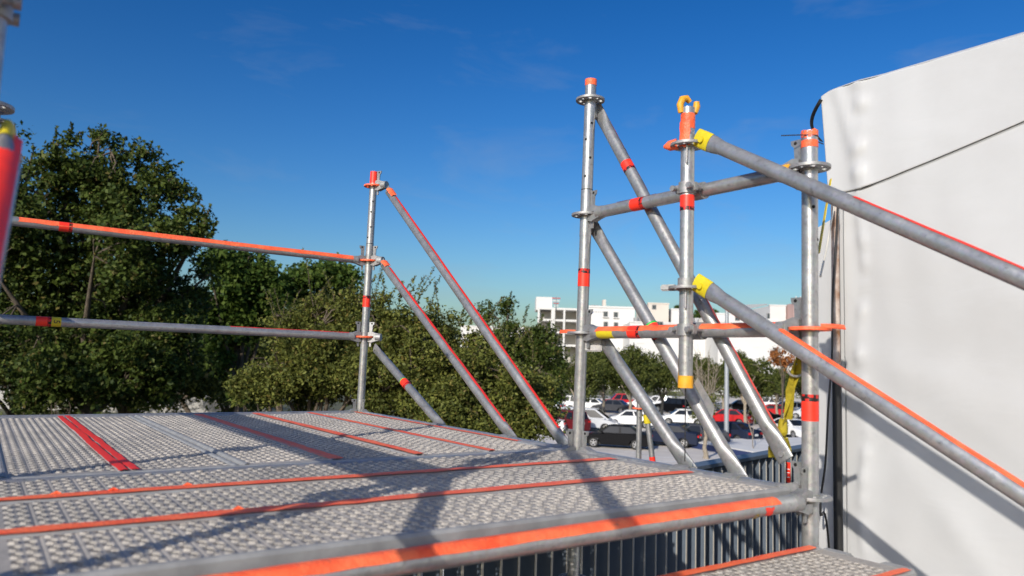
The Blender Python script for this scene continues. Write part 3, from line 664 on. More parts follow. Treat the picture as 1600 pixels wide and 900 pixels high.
P = lambda z: Vector((BXs, BY, CAMZ+z))
part('tape_band', band(P(.84), P(.895), 0, 1), 'tape_orange', tB); part('tape_tail', arc_strip(P(.77), P(.86), 0, 1, 0.3, 1.3, r=TR+.007, seed=5, seg=5), 'tape_orange', tB)
tape_label(tB, P(.55), P(.65), .030, .040, flip=True)
part('painted_end', band(P(-.072), P(-.030), 0, 1, TR+.002), 'paint_amber', tB)
part('painted_edge', arc_strip(P(-.03), P(.04), 0, 1, -0.9, 0.8, seed=8, seg=4, rag=.2), 'paint_amber', tB)
mb = MB()                                   # amber claw on top
mb.path([P(.900)+Vector((-.022, .012, 0)), P(.928)+Vector((-.028, .012, 0)), P(.950)+Vector((-.018, .010, 0)), P(.957)+Vector((0, .008, 0)), P(.945)+Vector((.014, .004, 0))], [.011, .013, .013, .012, .009], n=10)
mb.path([P(.900)+Vector((.020, -.014, 0)), P(.925)+Vector((.027, -.016, 0)), P(.943)+Vector((.024, -.018, 0))], [.010, .013, .010], n=10)
part('top_claw', mb, 'paint_amber', tB)
part('red_ear', MB().path([P(.79)+Vector((-.02, .03, 0)), P(.785)+Vector((-.035, .055, 0)), P(.785)+Vector((-.04, .075, 0))], [.020, .018, .006], n=10), 'tape_orange', tB)
part('grey_ear', MB().box(P(.285)+Vector((-.03, .055, -.01)), (.02, .055, .022), Matrix.Rotation(.4, 3, 'Z'), ch=.004), 'casting', tB)
for z in (.755, .245): part('drop_pin', MB().tube(P(z)+Vector((-.026, -.02, .02)), P(z)+Vector((-.028, -.02, -.045)), .004, n=8), 'casting', tB)
part('foot_flap', MB().prism([P(-.055)+Vector((.02, -.02, 0)), P(-.055)+Vector((.02, -.035, .02)), P(-.13)+Vector((.03, -.10, -.0)), P(-.14)+Vector((.03, -.09, -.03))], (.005, .003, 0)), 'casting', tB)

def handrail(a, b, label, red, yel=True, seed=0, x_ang=0.3):
    a = Vector(a); b = Vector(b); d = (b-a).normalized(); L = (b-a).length
    t = thing('stair_handrail', b, label, 'handrail')
    s = d.cross(Vector((0, 0, 1))).normalized(); u = s.cross(d); n = 24
    st = [(.0, .011, .030), (.05, .012, .031), (.085, .018, .030), (.12, TR, TR), (L, TR, TR)]; vs = []
    for q, rs, ru in st:
        for k in range(n): an = 2*math.pi*k/n; vs.append(a+d*q+s*math.cos(an)*rs+u*math.sin(an)*ru)
    mb = MB(); mb.add(vs, [(j*n+k, j*n+(k+1) % n, (j+1)*n+(k+1) % n, (j+1)*n+k) for j in range(len(st)-1) for k in range(n)], True); mb.add(vs[:n], [tuple(range(n))]); mb.add(vs[-n:], [tuple(range(n))])
    part('tube', mb, 'galvanised', t)
    if yel:
        vs = []
        for q, rs, ru in ((-.004, .0125, .0318), (.045, .0132, .0325), (.066, .0165, .0318)):
            for k in range(n): an = 2*math.pi*k/n; vs.append(a+d*q+s*math.cos(an)*rs+u*math.sin(an)*ru)
        mb = MB(); mb.add(vs, [(j*n+k, j*n+(k+1) % n, (j+1)*n+(k+1) % n, (j+1)*n+k) for j in range(2) for k in range(n)], True); mb.add(vs[:n], [tuple(range(n))])
        e = part('yellow_end', mb, 'tape_yellow', t)
        q = a+d*.032; part('rivet', MB().tube(q-s*.020, q+s*.020, .011, n=12), 'tape_yellow', t)
    if red: part('tape_strip', arc_strip(a, b, red[0], red[1], red[2], red[3], seed=seed, seg=40, rag=.05), red[4], t)
    return t
def hr(x0, y0, z0, drift, slope, L): return Vector((x0, y0, CAMZ+z0)), Vector((x0-drift*L, y0-L, CAMZ+z0-slope*L))
a, b = hr(BXs, BY-.045, .800, 0, .579, 3.2); handrail(a, b, 'upper stair handrail crossing before the white tent from the hanging post', (.175, 1, .2, .75, 'tape_red'), seed=81)
a, b = hr(BXs, BY-.045, .290, 0, .579, 3.2); handrail(a, b, 'lower stair handrail with orange line crossing before the white tent', (.10, 1, .3, .85, 'tape_orange'), seed=82)
tB2 = stair_post(-0.026, 1.395, CAMZ+.918, CAMZ-.070, (CAMZ+.81, CAMZ+.305), (CAMZ+.53, HZ), 'dark blurred post at the left that carries the red taped handrail', (-1, 0, 0))
a, b = hr(0.004, 1.35, .815, .060, .579, 2.6); handrail(a, b, 'upper left stair handrail above the red taped one', (.05, 1, .2, .9, 'tape_orange'), seed=83)
a, b = hr(0.012, 1.35, .310, .050, .590, 2.6); handrail(a, b, 'blurred left stair handrail wrapped in bright red tape', (.012, 1, .1, 2.3, 'tape_red'), seed=84)

# ------------------------------------------------------------------ white tent beside the stair
WX = 3.12; TY0 = 1.87; TY1 = -7.0; TOP = CAMZ+1.30
tent = thing('tent', (WX, TY0, TZ), 'white tent with smooth cloth wall beside the stair', 'tent')
def sheet(name, xf, yz, nu, nv, m, th, parent):
    """cloth wall in the plane x = WX with real folds; yz(u,v) gives (y,z), xf(y,z) the bulge towards -x"""
    vs = []
    for i in range(nu+1):
        for j in range(nv+1):
            y, z = yz(i/nu, j/nv); vs.append((WX-xf(y, z), y, z))
    n = len(vs); vs += [(x+th, y, z) for x, y, z in vs]; k = nv+1
    fs = [(i*k+j, i*k+j+1, (i+1)*k+j+1, (i+1)*k+j) for i in range(nu) for j in range(nv)]
    fs += [tuple(n+q for q in reversed(f)) for f in fs]
    rim = [i*k for i in range(nu+1)]+[nu*k+j for j in range(1, nv+1)]+[i*k+nv for i in range(nu-1, -1, -1)]+[j for j in range(nv-1, 0, -1)]
    fs += [(rim[q], rim[(q+1) % len(rim)], n+rim[(q+1) % len(rim)], n+rim[q]) for q in range(len(rim))]
    return part(name, MB().add(vs, fs, True), m, parent)
rw = random.Random(4)
WR = [(rw.uniform(-.4, 1.2), rw.uniform(-.8, 1.2)+CAMZ, rw.uniform(-.6, .6), rw.uniform(.25, .7), rw.uniform(.0012, .0035)) for _ in range(16)]
def wrinkle(y, z):
    r = .012*math.sin(1.1*y+.4)*math.sin(.8*z)+.006*math.sin(2.3*y+1.3*z)
    for wy, wz, ang, ln, am in WR:          # short soft creases
        a = (y-wy)*math.cos(ang)+(z-wz)*math.sin(ang); b = -(y-wy)*math.sin(ang)+(z-wz)*math.cos(ang)
        r += am*math.exp(-(a/ln)**2)*math.exp(-(b/.035)**2)
    for wy, wz, ang, ln, am, wd in ((1.1, -.15, .35, .9, .010, .09), (.7, -.55, .55, .8, .012, .07), (.9, .35, -.2, .8, .006, .10), (.2, -.2, .5, 1.2, .014, .12), (1.25, -.75, .9, .5, .010, .06)):
        a = (y-wy)*math.cos(ang)+(z-CAMZ-wz)*math.sin(ang); b = -(y-wy)*math.sin(ang)+(z-CAMZ-wz)*math.cos(ang); r += am*math.exp(-(a/ln)**2)*math.exp(-(b/wd)**2)
    e = TY0-y                               # gathers along the laced edge
    r += .013*math.exp(-((e-.13-.012*math.sin(9*z))/.022)**2)*(.5+.4*math.sin(26*z+2*math.sin(7*z))+.3*math.sin(61*z+1))
    r += .004*math.exp(-e/.25)*math.sin(34*e+3*math.sin(2.2*z))
    return r
ZSEAM = lambda y: CAMZ+.81+max(0.0, 1.74-y)*.255-.012*math.sin(math.pi*min(1, max(0, (1.74-y)/1.2)))
sheet('wall_cloth', wrinkle, lambda u, v: (TY0-.05-(TY0-.05-TY1)*(u**1.6), TZ+.02+v*(TOP-.05-TZ)), 170, 150, 'tent_pvc', .006, tent)
def cover_x(y, z):
    e = TY0-y
    return .0068+wrinkle(y, z)+.012*math.exp(-((e-.10)/.05)**2)*max(0, math.sin(5*(z-CAMZ)))*1.0+.010*math.exp(-(((e-.03-(TOP-z)*.25))/.03)**2)
def cover_yz(u, v):
    y = TY0+.045-(TY0+.045-TY1)*(u**1.5); zt_ = TOP-.022*math.exp(-max(0, TY0+.045-y)/.035); zl = ZSEAM(y)
    y -= .030*(1-v)*math.exp(-max(0, TY0+.05-y)/.1)
    return y, zl+(zt_-zl)*v
sheet('upper_cover', cover_x, cover_yz, 150, 60, 'tent_pvc', .006, tent)
# roof rising from the eave
mb = MB(); nr = 40
vs = []
for i in range(nr+1):
    y = TY0+.045-(TY0+.045-TY1)*(i/nr)**1.5; zt_ = TOP-.022*math.exp(-max(0, TY0+.045-y)/.035)
    for x, dz in ((WX-cover_x(y, zt_), 0), (WX-cover_x(y, zt_)+.012, .010), (WX+.03, .016), (WX+4.0, .9)): vs.append((x, y, zt_+dz))
mb.add(vs, [(i*4+k, i*4+k+1, i*4+k+5, i*4+k+4) for i in range(nr) for k in range(3)], True); part('roof_cloth', mb, 'tent_pvc', tent)
part('back_wall', MB().prism([Vector((WX+.02, TY0-.02, TZ)), Vector((WX+4, TY0-.02, TZ)), Vector((WX+4, TY0-.02, TOP+.8)), Vector((WX+.02, TY0-.02, TOP-.08))], (0, -.02, 0)), 'tent_pvc', tent)
# thin black line along the lower edge of the cover
mb = MB(); mb.path([(WX-.010-wrinkle(y, ZSEAM(y)), y, ZSEAM(y)-.002) for y in np.linspace(1.76, -3, 90)], .0010, n=6); part('edge_cord', mb, 'black', tent)
# second flap behind the pole
part('corner_flap', MB().prism([Vector((WX-.005, TY0+.10, TZ)), Vector((WX-.005, TY0-.02, TZ)), Vector((WX-.005, TY0-.02, CAMZ+.70)), Vector((WX-.005, TY0+.07, CAMZ+.66))], (.008, 0, 0)), 'tent_pvc', tent)
# corner pole
o = MB().tube((WX-.035, TY0-.035, TZ), (WX-.035, TY0-.035, CAMZ+.80), .017, n=16)
tp = thing('tent_pole', (WX-.035, TY0-.035, TZ), 'thin rusty steel pole along the tent corner', 'pole')
part('tube', o, 'rust', tp); part('sleeve', MB().tube((WX-.035, TY0-.035, TZ), (WX-.035, TY0-.035, CAMZ+.02), .0185, n=16), 'car_trim', tp)
part('pole_clamp', MB().box((WX-.05, TY0-.03, CAMZ+.79), (.05, .06, .022), ch=.003), 'black', tp)
# black webbing loop at the tent's upper corner
lp = [Vector((WX-.02, TY0+.036+.050*math.sin(math.pi*k/14), CAMZ+1.26-.20*k/14)) for k in range(15)]
o = link('webbing_loop', MB().ribbon(lp, [(.024, 0, 0)]*15, .0015).mesh('webbing_loop'), 'black'); tag(o, 'black webbing loop at the upper corner of the tent', 'strap')
# cables and ropes by the pole
def cable(name, pts, r, m, label, cat, n=8):
    P_ = [Vector(p) for p in pts]; out = []
    for i in range(len(P_)-1):
        a, b, c, e = P_[max(i-1, 0)], P_[i], P_[i+1], P_[min(i+2, len(P_)-1)]
        for k in range(8):
            t = k/8; out.append(.5*((2*b)+(c-a)*t+(2*a-5*b+4*c-e)*t*t+(3*b-a-3*c+e)*t**3))
    out.append(P_[-1]); o = link(name, MB().path(out, r, n).mesh(name), m); return tag(o, label, cat)
cable('black_cable', [onx(1309, 322, WX-.09), onx(1306, 380, WX-.09), onx(1301, 470, WX-.10), onx(1300, 560, WX-.10), onx(1294, 640, WX-.14), onx(1290, 720, WX-.16), onx(1282, 800, WX-.16), onx(1297, 880, WX-.12), Vector((WX-.08, TY0-.1, TZ+.01))], .0045, 'black', 'thin black cable sagging beside the tent pole', 'cable')
cable('white_rope', [onx(1303, 322, WX-.08), onx(1292, 385, 2.8), onx(1282, 432, 2.45)], .004, 'rope_white', 'pale rope from the tent corner towards the banded post', 'rope')
a = onx(1298, 280, 2.95); b = onx(1279, 396, 2.15)
o = link('yellow_strap', MB().ribbon([a, a.lerp(b, .5), b], [(.02, .02, 0)]*3, .0015).mesh('yellow_strap'), 'strap_bright'); tag(o, 'bright yellow strap between the banded post and the tent corner', 'strap')
zt_p = atD(CAMZ+.722)
cable('zip_tie', [zt_p+Vector((-.075, .05, .004)), zt_p+Vector((-.03, .0, .004)), zt_p+Vector((.0, -.026, .002)), zt_p+Vector((.03, .0, 0)), zt_p+Vector((.075, .0, -.004))], .0018, 'black', 'black cable tie through the top of the banded post', 'cable tie', n=6)
# yellow ratchet strap from the post to the bar fence
sp = [onx(1250, 545, 2.06), onx(1241, 575, 2.09), onx(1235, 610, 2.11), onx(1227, 655, 2.14), onx(1222, 690, 2.17)]
st = thing('ratchet_strap', sp[-1], 'dirty yellow ratchet strap hanging from the banded post to the fence', 'strap')
wv = [RH*.014+FH*.03, RH*.022+FH*.03, RH*.016-FH*.03, RH*.020+FH*.03, RH*.022]
part('webbing', MB().ribbon(sp, wv, .002), 'strap_yellow', st)
sp2 = [p+RH*.010-FH*.006 for p in sp]; part('webbing', MB().ribbon(sp2[:4], [RH*.008+FH*.02, RH*.016-FH*.03, RH*.012+FH*.03, RH*.014-FH*.02], .0015), 'strap_yellow', st)
rk = random.Random(2)
def lump(c, r, seed):
    bm = bmesh.new(); bmesh.ops.create_icosphere(bm, subdivisions=2, radius=1); rr = random.Random(seed)
    for v in bm.verts: k = rr.uniform(.72, 1.2); v.co = Vector(c)+Vector((v.co.x*r[0]*k, v.co.y*r[1]*k, v.co.z*r[2]*k))
    mb = MB(); bm.verts.index_update(); mb.add([v.co.copy() for v in bm.verts], [tuple(v.index for v in f.verts) for f in bm.faces], True); bm.free(); return mb
part('knot', lump(onx(1224, 668, 2.15), (.017, .017, .030), 3), 'strap_yellow', st)
part('red_tag', lump(onx(1216, 695, 2.17), (.017, .017, .022), 5), 'tape_red', st)
for (x0, y0), (x1, y1) in (((1218, 684), (1205, 714)), ((1224, 684), (1232, 714)), ((1216, 690), (1216, 718))):
    p, q = onx(x0, y0, 2.15), onx(x1, y1, 2.20); part('strap_tail', MB().ribbon([p, p.lerp(q, .5)+FH*.01, q], [RH*.03, RH*.04, RH*.02], .002), 'strap_yellow', st)
c = onx(1243, 578, 2.085); ring = [c+RH*.024*math.cos(2*math.pi*k/16)+Vector((0, 0, .020*math.sin(2*math.pi*k/16))) for k in range(17)]
part('buckle', MB().path(ring, .004, n=8), 'casting', st)
# black cord hanging from the foot of the hanging post
o = link('hanging_cord', MB().path([P(-.05), P(-.12)+Vector((0, 0, 0)), P(-.18), P(-.25), P(-.32)], [.003, .0022, .002, .002, .002], n=6).mesh('hanging_cord'), 'black'); tag(o, 'thin black cord hanging below the amber foot of the short post', 'cord')

# ------------------------------------------------------------------ fence of upright steel plates beyond the stair
fa = Vector((1.25, 2.56, 0)); fdir = Vector((.974, .226, 0)).normalized(); fn = Vector((-fdir.y, fdir.x, 0)); FT = CAMZ-.60
fence = thing('bar_fence', (fa.x, fa.y, TZ), 'grey blue steel fence of upright flat bars behind the deck', 'fence')
Mf = Matrix((fdir, fn, Vector((0, 0, 1)))).transposed()
bar = MB().box((0, 0, 0), (.008, .100, FT-TZ-.13), Mf).mesh('bar'); bar.materials.append(MATS['fence_paint'])
edge = MB().box((0, 0, 0), (.0125, .004, FT-TZ-.18), Mf).mesh('bar_edge'); edge.materials.append(MATS['fence_edge'])
nb = 44; pitch = .117
for i in range(nb):
    c = fa+fdir*(.06+i*pitch); o = bpy.data.objects.new('bar', bar); COL.objects.link(o); o.parent = fence; o.matrix_parent_inverse = Matrix.Translation(-Vector((fa.x, fa.y, TZ))); o.location = (c.x, c.y, (FT+TZ)/2+.04)
    e = bpy.data.objects.new('bar_edge', edge); COL.objects.link(e); e.parent = o; e.location = -fn*.052
LEN = nb*pitch
part('top_rail', MB().box(fa+fdir*LEN/2+Vector((0, 0, FT-.012)), (LEN, .115, .024), Mf, ch=.004), 'fence_paint', fence)
part('bottom_rail', MB().box(fa+fdir*LEN/2+Vector((0, 0, TZ+.10)), (LEN, .10, .03), Mf, ch=.004), 'fence_paint', fence)
for q in (.0, .5, 1.0): part('fence_post', MB().box(fa+fdir*LEN*q+fn*.09+Vector((0, 0, (FT+TZ)/2-.05)), (.06, .06, FT-TZ-.1), Mf, ch=.004), 'fence_paint', fence)
def bar_at(px_):                            # bar whose place is seen at this column
    best = min(range(nb), key=lambda i: abs(((lambda v: 800+FPX*v.dot(Rv)/v.dot(Fv))(fa+fdir*(.06+i*pitch)+Vector((0, 0, FT-.1))-EYE))-px_)); return fa+fdir*(.06+best*pitch)
for px_, rest in ((1031, 'MY'), (1222, 'MY')):
    c = bar_at(px_)-fdir*.0052-fn*.024+Vector((0, 0, FT-.17)); 
    stp = part('sticker', MB().box(c, (.0012, .046, .15), Mf), 'tape_red', fence)
    text_part('sticker_text', rest, .062, c-fdir*.0012, (0, 0, 1), fn, 'white_print', stp)
# white cases with a red foot behind the fence
for i, (x, y, w, dd, h) in enumerate(((4.6, 4.6, .55, .5, 1.25), (5.75, 4.9, .6, .5, 1.2), (3.5, 5.2, .5, .5, 1.0))):
    t = thing('equipment_case', (x, y, TZ), ['white upright case with red foot behind the bar fence', 'wide white case with red foot farther along the bar fence', 'low white case with red foot under the deck'][i], 'case')
    part('body', MB().box((x, y, TZ+.12+h/2), (w, dd, h), ch=.02), 'white_concrete', t); part('foot_trim', MB().box((x, y, TZ+.06), (w+.01, dd+.01, .115), ch=.01), 'tape_red', t)
    part('handle', MB().path([(x-.08, y-dd/2, TZ+h*.8), (x-.08, y-dd/2-.03, TZ+h*.8), (x+.08, y-dd/2-.03, TZ+h*.8), (x+.08, y-dd/2, TZ+h*.8)], .008), 'black', t)

# small separate scaffold post beyond the deck
q = onz(999, 790, TZ) if False else ond(998, 705, 6.4)
tS, atS = standard('scaffold_post', q.x, q.y, TZ, CAMZ-.26, [CAMZ-.37, CAMZ-.87], 'small distant scaffold post with one orange topped disc beyond the deck', ros_mat={0: 'tape_orange'}, holes=[(CAMZ-.45, (-.6, -.8, 0))])
a = q.copy(); a.z = CAMZ-.39; t = brace('diagonal_brace', a+RH*.06, a+RH*.21+Vector((0, 0, -1.05)), 'thin short brace with yellow top and red foot beyond the deck')
L0, L1 = a+RH*.06, a+RH*.21+Vector((0, 0, -1.05)); part('yellow_label', band(L0, L1, .03, .10, TR+.008), 'tape_yellow', t); part('red_foot', band(L0, L1, .37, .42), 'tape_red', t)

# ------------------------------------------------------------------ car park furniture
# pale raised island, its near kerb coloured navy
isl = [onz(1079, 699, 0), onz(1178, 717, 0), onz(1330, 706, 0), onz(1420, 700, 0), onz(1290, 691, 0), onz(1150, 695, 0)]
struct('island_pavement', MB().prism([Vector((p.x, p.y, -.05)) for p in isl], (0, 0, .47)), 'white_concrete')
a, b = isl[0], isl[1]; nn = Vector(((b-a).y, -(b-a).x, 0)).normalized()
if nn.dot(EYE-a) < 0: nn = -nn
o = MB().prism([a+nn*.004, b+nn*.004, b+nn*.13, a+nn*.13], (0, 0, .36)); struct('kerb', o, 'navy_paint')
# bay lines
def line(p, q, w=.12):
    p, q = Vector(p), Vector(q); s = (q-p).cross(Vector((0, 0, 1))).normalized()*w/2; p.z = q.z = .004
    return [p-s, p+s, q+s, q-s]
mb = MB()
NOSE = Vector((-.22, .975, 0)).normalized(); ROW = Vector((.975, .22, 0)).normalized()
for base, nst in (((28.0, 31.0), 12), ((28.5, 40.5), 14)):
    for k in range(nst):
        p = Vector((base[0], base[1], 0))+ROW*2.7*k; mb.add(line(p, p+NOSE*4.8), [(0, 1, 2, 3)])
for x0, y0, x1, y1 in ((1000, 712, 1062, 716), (1010, 722, 1075, 721), (1200, 673, 1290, 679), (1215, 692, 1290, 697)):
    mb.add(line(onz(x0, y0, 0), onz(x1, y1, 0), .16), [(0, 1, 2, 3)])
struct('bay_lines', mb, 'line_paint')
# lamp post
q = onz(1135, 694, 0); lp_ = thing('street_lamp', q, 'grey street lamp post with a slim arm head over the car park', 'street lamp')
top = ond(1135, 484, (q-EYE).dot(Fv)); 
part('pole', MB().tube(q, (q.x, q.y, top.z+.1), .17, .13, n=16), 'lamp_grey', lp_)
hd = Vector((q.x, q.y, top.z+.15)); part('lamp_head', MB().prism([hd+Vector((0, 0, .12)), hd+RH*.9+Vector((0, 0, .30)), hd+RH*2.9+Vector((0, 0, .45)), hd+RH*2.9+Vector((0, 0, .36)), hd+RH*1.2+Vector((0, 0, -.05)), hd+Vector((0, 0, -.05))], FH*.45), 'lamp_grey', lp_)
part('sensor', MB().tube(hd+RH*.25+Vector((0, 0, .35)), hd+RH*.25+Vector((0, 0, .7)), .10, n=10), 'lamp_grey', lp_)
part('foot', MB().tube(q, q+Vector((0, 0, .5)), .30, .26, n=16), 'concrete', lp_)
# orange plastic barrier near the tent
q = onz(1290, 694, 0); t = thing('barrier', q, 'orange and white plastic barrier past the blue car', 'barrier')
part('base', MB().box(q+Vector((0, 0, .22)), (2.2, .5, .44), Matrix.Rotation(.2, 3, 'Z'), ch=.06), 'plate', t); part('orange_top', MB().box(q+Vector((0, 0, .62)), (2.1, .32, .36), Matrix.Rotation(.2, 3, 'Z'), ch=.05), 'tape_orange', t)

# ------------------------------------------------------------------ cars
def car_meshes(kind):
    S = dict(
        sedan=dict(L=4.6, W=1.78, H=1.46, body=[(-2.28, .42), (-2.25, .72), (-2.18, .98), (-1.55, 1.03), (-.9, .98), (.95, .93), (1.5, .86), (2.08, .70), (2.27, .52), (2.26, .30)], cab=(-1.75, 1.15, -.95, .30, .95, 1.46), wb=1.34, wr=.32, win=((.06, .46), (.52, .92))),
        fast=dict(L=4.5, W=1.80, H=1.46, body=[(-2.23, .42), (-2.22, .78), (-2.08, 1.06), (-1.5, 1.05), (-.9, 1.0), (.95, .94), (1.5, .86), (2.05, .70), (2.22, .52), (2.2, .30)], cab=(-2.0, 1.15, -.85, .28, .97, 1.46), wb=1.34, wr=.33, win=((.14, .48), (.53, .92))),
        suv=dict(L=4.5, W=1.85, H=1.70, body=[(-2.22, .45), (-2.24, .80), (-2.20, 1.10), (-1.5, 1.10), (-.9, 1.08), (.9, 1.05), (1.6, .98), (2.05, .82), (2.22, .60), (2.2, .34)], cab=(-2.18, 1.05, -1.85, .22, 1.04, 1.70), wb=1.34, wr=.36, win=((.06, .30), (.34, .62), (.66, .94))),
        van=dict(L=5.0, W=1.95, H=1.76, body=[(-2.48, .42), (-2.50, .80), (-2.46, 1.05), (-1.5, 1.05), (-.9, 1.03), (1.2, 1.0), (1.75, .92), (2.25, .74), (2.46, .56), (2.44, .28)], cab=(-2.46, 1.75, -2.22, .55, 1.0, 1.76), wb=1.52, wr=.34, win=((.05, .30), (.34, .62), (.66, .95))),
        pickup=dict(L=5.4, W=1.95, H=1.80, body=[(-2.68, .50), (-2.68, .85), (-2.66, 1.12), (-1.5, 1.12), (-.5, 1.10), (1.1, 1.08), (1.7, 1.04), (2.4, .95), (2.62, .70), (2.6, .38)], cab=(-.75, 1.45, -.55, .65, 1.07, 1.80), wb=1.65, wr=.39, win=((.06, .46), (.52, .92))))[kind]
    W_ = S['W']; wb, wr = S['wb'], S['wr']; up = S['body']
    def arch(cx): return [(cx+(wr+.07)*math.cos(math.pi*k/8), .30+(wr+.05)*math.sin(math.pi*k/8)) for k in range(9)]
    out = up+[(up[-1][0]-.06, .22)]
    out += [(x, max(z, .22)) for x, z in arch(wb)]+[(x, max(z, .22)) for x, z in arch(-wb)]+[(up[0][0]+.05, .24)]
    cx = (up[0][0]+up[-1][0])/2
    def lay(y, ins):
        r = []
        for x, z in out: r.append(Vector((cx+(x-cx)*(1-ins*.04), y, z-ins*.05*max(0, (z-.45)))))
        return r
    ys = [(-W_/2, 1.0), (-W_/2*.93, .35), (-W_/2*.72, 0), (W_/2*.72, 0), (W_/2*.93, .35), (W_/2, 1.0)]
    n = len(out); vs = []; [vs.extend(lay(y, i)) for y, i in ys]
    mb = MB(); mb.add(vs, [(j*n+k, j*n+(k+1) % n, (j+1)*n+(k+1) % n, (j+1)*n+k) for j in range(5) for k in range(n)], False)
    bm = bmesh.new()
    mb.add(vs[:n], [tuple(range(n-1, -1, -1))]); mb.add(vs[-n:], [tuple(range(n))])
    bm.free(); body = mb.mesh('body')
    body.polygons.foreach_set('use_smooth', [False]*len(body.polygons))
    rb, fb, rr, fr, zb, zr = S['cab']; hb, hr_ = W_/2*.90, W_/2*.68
    mid = (rr+fr)/2
    def ring(z, x0, x1, h, bow): return [Vector((x0, -h*.93, z)), Vector((x0-.04*bow, 0, z)), Vector((x0, h*.93, z)), Vector(((x0*2+x1)/3, h, z)), Vector(((x0+2*x1)/3, h, z)), Vector((x1, h*.93, z)), Vector((x1+.10*bow, 0, z)), Vector((x1, -h*.93, z)), Vector(((x0+2*x1)/3, -h, z)), Vector(((x0*2+x1)/3, -h, z))]
    r0 = ring(zb-.05, rb, fb, hb, 1); r1 = ring(zr-.06, rr-.06, fr+.10, hr_+.03, 1); r2 = ring(zr-.012, rr+.05, fr-.10, hr_-.07, 1); r3 = ring(zr, rr+.25, fr-.30, hr_-.25, .5)
    cabm = MB(); rs = r0+r1+r2+r3; cabm.add(rs, [(j*10+k, j*10+(k+1) % 10, (j+1)*10+(k+1) % 10, (j+1)*10+k) for j in range(3) for k in range(10)]+[tuple(range(30, 40))], False)
    cab = cabm.mesh('cabin')
    # windows laid on the cabin faces
    def bil(c, u, v): return (c[0]*(1-u)+c[1]*u)*(1-v)+(c[3]*(1-u)+c[2]*u)*v
    glass = []
    for sg in (1, -1):
        c = [Vector((rb, sg*hb, zb-.05)), Vector((fb, sg*hb, zb-.05)), Vector((fr+.10, sg*(hr_+.03), zr-.06)), Vector((rr-.06, sg*(hr_+.03), zr-.06))]
        for u0, u1 in S['win']:
            q = [bil(c, u0, .16), bil(c, u1, .16), bil(c, u1, .93), bil(c, u0, .93)]; nn = (q[1]-q[0]).cross(q[3]-q[0]).normalized()*.012
            if nn.y*sg < 0: nn = -nn
            g = MB().prism([p-nn*.5 for p in q], nn*1.5); glass.append(('side_window', g.mesh('side_window')))
    for nm, a, b, c_, d_ in (('windscreen', (fb, 1), (fr+.10, 1), 0, 1), ('rear_window', (rb, -1), (rr-.06, -1), 0, -1)):
        sx = 1 if nm == 'windscreen' else -1
        c = [Vector((a[0], -hb*.93, zb-.05)), Vector((a[0], hb*.93, zb-.05)), Vector((b[0], (hr_+.03)*.93, zr-.06)), Vector((b[0], -(hr_+.03)*.93, zr-.06))]
        bow = Vector((.10 if sx > 0 else -.04, 0, 0)); q = [bil(c, .06, .12), bil(c, .5, .12)+bow, bil(c, .94, .12), bil(c, .94, .95), bil(c, .5, .95)+bow, bil(c, .06, .95)]
        nn = (q[2]-q[0]).cross(q[5]-q[0]).normalized()*.02
        if nn.x*sx < 0: nn = -nn
        glass.append((nm, MB().prism([p-nn*.4 for p in q], nn*1.4).mesh(nm)))
    xr, xf = up[0][0], up[-1][0]
    ty = MB(); prof = [(wr*.66, -.10), (wr*.95, -.105), (wr, -.08), (wr, .08), (wr*.95, .105), (wr*.66, .10)]; n = 20; vs = []
    for r, y in prof: vs += [(r*math.cos(2*math.pi*k/n), y, r*math.sin(2*math.pi*k/n)) for k in range(n)]
    ty.add(vs, [(j*n+k, j*n+(k+1) % n, (j+1)*n+(k+1) % n, (j+1)*n+k) for j in range(5) for k in range(n)], True); tyre = ty.mesh('tyre')
    rm = MB(); rm.tube((0, -.07, 0), (0, .07, 0), wr*.16, n=10)
    vs = []
    for r in (wr*.58, wr*.68):
        for y in (-.095, .095): vs += [(r*math.cos(2*math.pi*k/n), y, r*math.sin(2*math.pi*k/n)) for k in range(n)]
    rm.add(vs, [(a*n+k, a*n+(k+1) % n, b*n+(k+1) % n, b*n+k) for a, b in ((0, 1), (1, 3), (3, 2), (2, 0)) for k in range(n)])
    for k in range(5): rm.box((0, 0, 0), (wr*.16, .15, wr*.55), None) if False else None
    for k in range(5):
        an = 2*math.pi*k/5; M_ = Matrix.Rotation(an, 3, 'Y'); rm.box(M_ @ Vector((0, 0, wr*.36)), (wr*.20, .15, wr*.5), M_)
    rim = rm.mesh('rim')
    zt2 = up[2][1]
    lights = []
    for sg in (1, -1):
        lights.append(('tail_light', MB().box((xr+.03, sg*(W_/2-.22), zt2-.20), (.10, .36, .17), ch=.03).mesh('tail_light'), 'tail_red'))
        lights.append(('headlight', MB().box((xf-.14, sg*(W_/2-.26), up[-3][1]-.06), (.26, .34, .13), ch=.04).mesh('headlight'), 'headlight'))
        lights.append(('mirror', MB().box((fb-.35, sg*(W_/2+.06), zb+.07), (.12, .20, .13), ch=.03).mesh('mirror'), None))
    lights.append(('number_plate', MB().box((xr-.012, 0, zt2-.30), (.02, .38, .14)).mesh('number_plate'), 'plate'))
    lights.append(('grille', MB().box((xf+.0, 0, .50), (.06, W_*.55, .20), ch=.02).mesh('grille'), 'car_trim'))
    lights.append(('underbody', MB().box((0, 0, .28), (S['L']*.86, W_*.80, .16)).mesh('underbody'), 'car_trim'))
    return S, body, cab, glass, tyre, rim, lights
CM = {}
